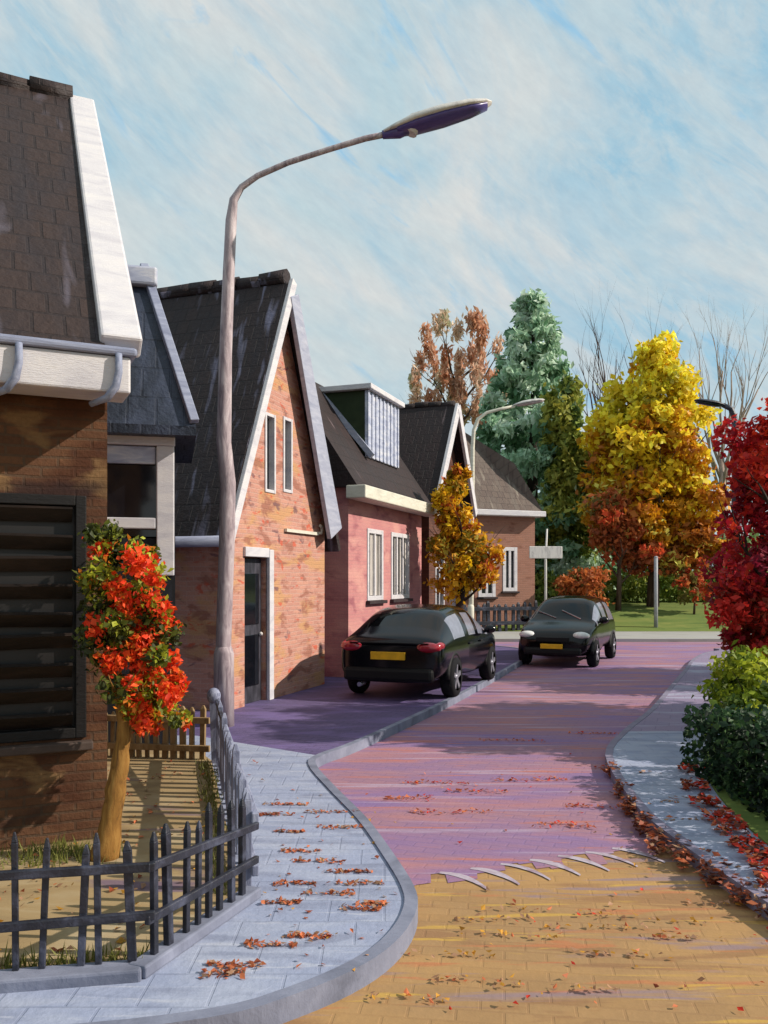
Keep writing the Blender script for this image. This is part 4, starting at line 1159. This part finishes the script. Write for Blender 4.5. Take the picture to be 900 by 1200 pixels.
def car(root, prof, belt, width, paint, glass, side_idx, rear_idx, front_idx, side_glass, shoulder=.76):
    """prof: list of (x, top z, half width factor); a controlled grid, subdivided, then split into body and glass parts"""
    w0 = width / 2
    rows = []
    for (x, zt, wf) in prof:
        w = w0 * wf; zb = .20
        b = min(belt, zt - .07)
        cabin = max(0, min(1, (zt - belt) / .30))
        wr = w * ((.93 * (1 - cabin)) + shoulder * cabin)
        zl = zb if .12 < x < prof[-1][0] - .12 else zb + .08
        half = [(0, zl), (.78 * w, zl), (.96 * w, zl + .10), (w, min(.56, b - .1)), (.985 * w, b), (wr, zt - .035 - .03 * cabin), (wr * .62, zt), (0, zt + .008)]
        rows.append([(x, y, z) for y, z in half])
    n = len(rows); k = 8
    verts, ids = [], {}
    for i in range(n):
        for j in range(k):
            for sgn in (1, -1):
                if j in (0, 7) and sgn == -1:
                    ids[(i, j, -1)] = ids[(i, j, 1)]; continue
                x, y, z = rows[i][j]
                ids[(i, j, sgn)] = len(verts); verts.append((x, sgn * y, z))
    faces, mi = [], []
    for i in range(n - 1):
        for j in range(k - 1):
            m = 0
            if j == 4 and i in side_idx: m = 1
            if j in (5, 6) and i in rear_idx: m = 2
            if j in (5, 6) and i in front_idx: m = 3
            for sgn in (1, -1):
                q = [ids[(i, j, sgn)], ids[(i + 1, j, sgn)], ids[(i + 1, j + 1, sgn)], ids[(i, j + 1, sgn)]]
                faces.append(q if sgn == 1 else q[::-1]); mi.append(m)
    for i in (0, n - 1):
        for j in range(k - 1):
            q = [ids[(i, j, 1)], ids[(i, j + 1, 1)], ids[(i, j + 1, -1)], ids[(i, j, -1)]]
            q = list(dict.fromkeys(q)); faces.append(q if i == 0 else q[::-1]); mi.append(0)
    me = bpy.data.meshes.new('shell'); me.from_pydata(verts, [], faces)
    for _ in range(4): me.materials.append(paint)
    me.polygons.foreach_set('material_index', mi)
    tmp = bpy.data.objects.new('shell', me); COL.objects.link(tmp)
    ss = tmp.modifiers.new('s', 'SUBSURF'); ss.levels = 3; ss.render_levels = 3
    bpy.context.view_layer.update()
    ev = bpy.data.meshes.new_from_object(tmp.evaluated_get(bpy.context.evaluated_depsgraph_get()))
    bpy.data.objects.remove(tmp, do_unlink=True)
    def part(name, idx, mat, cond=None):
        bm = bmesh.new(); bm.from_mesh(ev)
        kill = [f for f in bm.faces if f.material_index != idx or (cond and not cond(f.calc_center_median()))]
        bmesh.ops.delete(bm, geom=kill, context='FACES')
        bmesh.ops.recalc_face_normals(bm, faces=bm.faces)
        for f in bm.faces: f.material_index = 0; f.smooth = True
        m2 = bpy.data.meshes.new(name); bm.to_mesh(m2); bm.free()
        m2.materials.append(mat)
        o = bpy.data.objects.new(name, m2); COL.objects.link(o); o.parent = root
        return o
    bpy.ops and None
    body = part('body', 0, paint)
    part('side_window', 1, side_glass, lambda c: c.y > 0)
    part('side_window', 1, side_glass, lambda c: c.y < 0)
    part('rear_window', 2, glass)
    part('windscreen', 3, glass)
    return body

def wheel(root, x, y, r):
    s = 1 if y > 0 else -1
    mb = MB(); n = 28
    pr = [(-.10, r * .62), (-.10, r * .9), (-.06, r), (.06, r), (.10, r * .92), (.105, r * .66)]
    vs = [(x + rr_ * math.cos(2 * math.pi * k / n), y + s * o, r + rr_ * math.sin(2 * math.pi * k / n)) for o, rr_ in pr for k in range(n)]
    fs = [(i * n + k, i * n + (k + 1) % n, (i + 1) * n + (k + 1) % n, (i + 1) * n + k) for i in range(len(pr) - 1) for k in range(n)]
    mb.add(vs, fs, 0, True)
    w = MB(); w.add(vs, fs, 0, True)
    t = w.build('wheel', RUBBER, root)
    rm = MB()
    rm.tube([(x, y - s * .05, r), (x, y + s * .06, r)], [r * .66, r * .66], 24)
    rim = rm.build('rim', TRIM, t)
    sp = MB()
    for k in range(5):
        a = 2 * math.pi * k / 5 + .3
        sp.beam((x + .03 * math.cos(a), y + s * .075, r + .03 * math.sin(a)), (x + r * .63 * math.cos(a), y + s * .085, r + r * .63 * math.sin(a)), .07, .03, (0, 1, 0))
    sp.tube([(x, y + s * .06, r), (x, y + s * .1, r)], [.05, .045], 12)
    sp.build('spokes', RIM, t)
    ar = MB(); m = 15
    pts = [(x + (r + .05) * math.cos(math.pi * k / (m - 1)), y + s * .035, r + (r + .05) * math.sin(math.pi * k / (m - 1))) for k in range(m)]
    ar.tube(pts, .045, 6)
    ar.build('wheel_arch', TRIM, root)

# --- parked dark fastback, seen from behind
K = thing('car', 'parked blue black hatchback seen from behind with yellow plate', 'car', (.74, 14.55, .1), R(70), 'cars')
prof = [(-1.98, .74, .86), (-1.93, .90, .93), (-1.80, .98, .97), (-1.62, 1.06, .98), (-1.12, 1.32, .98), (-.98, 1.355, .98), (-.5, 1.40, 1), (-.40, 1.405, 1), (.20, 1.38, 1), (.30, 1.365, 1), (.48, 1.31, 1), (1.02, .98, 1), (1.10, .945, 1), (1.5, .90, .98), (1.85, .80, .92), (1.98, .62, .84)]
car(K, prof, .88, 1.70, PAINT, CARGLASS, (4, 5, 7, 9, 10), (3,), (10,), SIDEGLASS)
for x in (-1.22, 1.22):
    for y in (.76, -.76): wheel(K, x, y, .31)
for s in (1, -1):
    mb = MB(); mb.ball((-1.90, s * .60, .80), (.10, .20, .085), 12, 8); mb.ball((-1.78, s * .74, .82), (.18, .07, .07), 12, 8); mb.build('tail_light', REDLAMP, K)
    mb = MB(); mb.ball((1.86, s * .58, .68), (.12, .16, .07)); mb.build('headlight', CLEARLAMP, K)
    mb = MB(); mb.ball((.72, s * .92, .95), (.09, .11, .075)); mb.beam((.74, s * .80, .9), (.72, s * .9, .93), .05, .05); mb.build('mirror', PAINT, K)
    mb = MB(); mb.box((-.42, s * .842 - .012, .76), (-.24, s * .842 + .012, .79)); mb.box((.3, s * .848 - .012, .76), (.48, s * .848 + .012, .79)); mb.build('door_handle', TRIM, K)
mb = MB(); mb.box((-2.06, -.70, .30), (-1.86, .70, .50)); mb.build('rear_bumper', TRIM, K, bevel=.05)
mb = MB(); mb.box((-2.02, -.27, .62), (-1.985, .27, .735)); pl = mb.build('number_plate', PLATE, K, bevel=.006)
mb = MB(); mb.box((-1.99, -.62, .86), (-1.95, .62, .875)); mb.build('boot_seam', TRIM, K)
mb = MB(); mb.box((1.86, -.66, .28), (2.02, .66, .46)); mb.build('front_bumper', TRIM, K, bevel=.05)
mb = MB(); mb.tube([(-2.02, .45, .24), (-1.80, .45, .24)], .035, 10); mb.build('exhaust', CHROME, K)

# --- small black car facing the camera
K = thing('car', 'small black hatchback facing down the street with pale headlights', 'car', (4.35, 20.0, .012), R(246), 'cars')
prof = [(-1.80, .78, .86), (-1.76, 1.02, .93), (-1.66, 1.20, .97), (-1.42, 1.44, .98), (-1.2, 1.49, .98), (-.6, 1.52, 1), (-.48, 1.52, 1), (.12, 1.49, 1), (.22, 1.47, 1), (.40, 1.42, 1), (.98, 1.02, 1), (1.08, .97, 1), (1.42, .88, .97), (1.70, .76, .90), (1.80, .58, .82)]
car(K, prof, .92, 1.66, PAINT2, CARGLASS, (3, 4, 6, 8, 9), (2,), (9,), SIDEGLASS)
for x in (-1.14, 1.14):
    for y in (.75, -.75): wheel(K, x, y, .30)
for s in (1, -1):
    mb = MB(); mb.ball((1.63, s * .58, .70), (.15, .19, .085), 14, 8); mb.build('headlight', CLEARLAMP, K)
    mb = MB(); mb.ball((-1.74, s * .62, .86), (.09, .12, .16)); mb.build('tail_light', REDLAMP, K)
    mb = MB(); mb.ball((.66, s * .90, 1.0), (.09, .11, .08)); mb.beam((.68, s * .78, .95), (.66, s * .88, .98), .05, .05); mb.build('mirror', PAINT2, K)
mb = MB(); mb.box((1.70, -.62, .28), (1.87, .62, .44)); mb.build('front_bumper', TRIM, K, bevel=.05)
mb = MB(); mb.box((1.74, -.36, .56), (1.80, .36, .66)); mb.build('grille', TRIM, K, bevel=.01)
mb = MB(); mb.box((1.862, -.24, .42), (1.885, .24, .52)); mb.build('number_plate', PLATE, K, bevel=.006)
mb = MB(); mb.box((-1.86, -.64, .30), (-1.7, .64, .48)); mb.build('rear_bumper', TRIM, K, bevel=.05)
mb = MB(); mb.beam((.98, -.1, 1.045), (.72, -.6, 1.20), .02, .02); mb.beam((.98, .45, 1.03), (.74, -.02, 1.21), .02, .02); mb.build('wiper', CHROME, K)
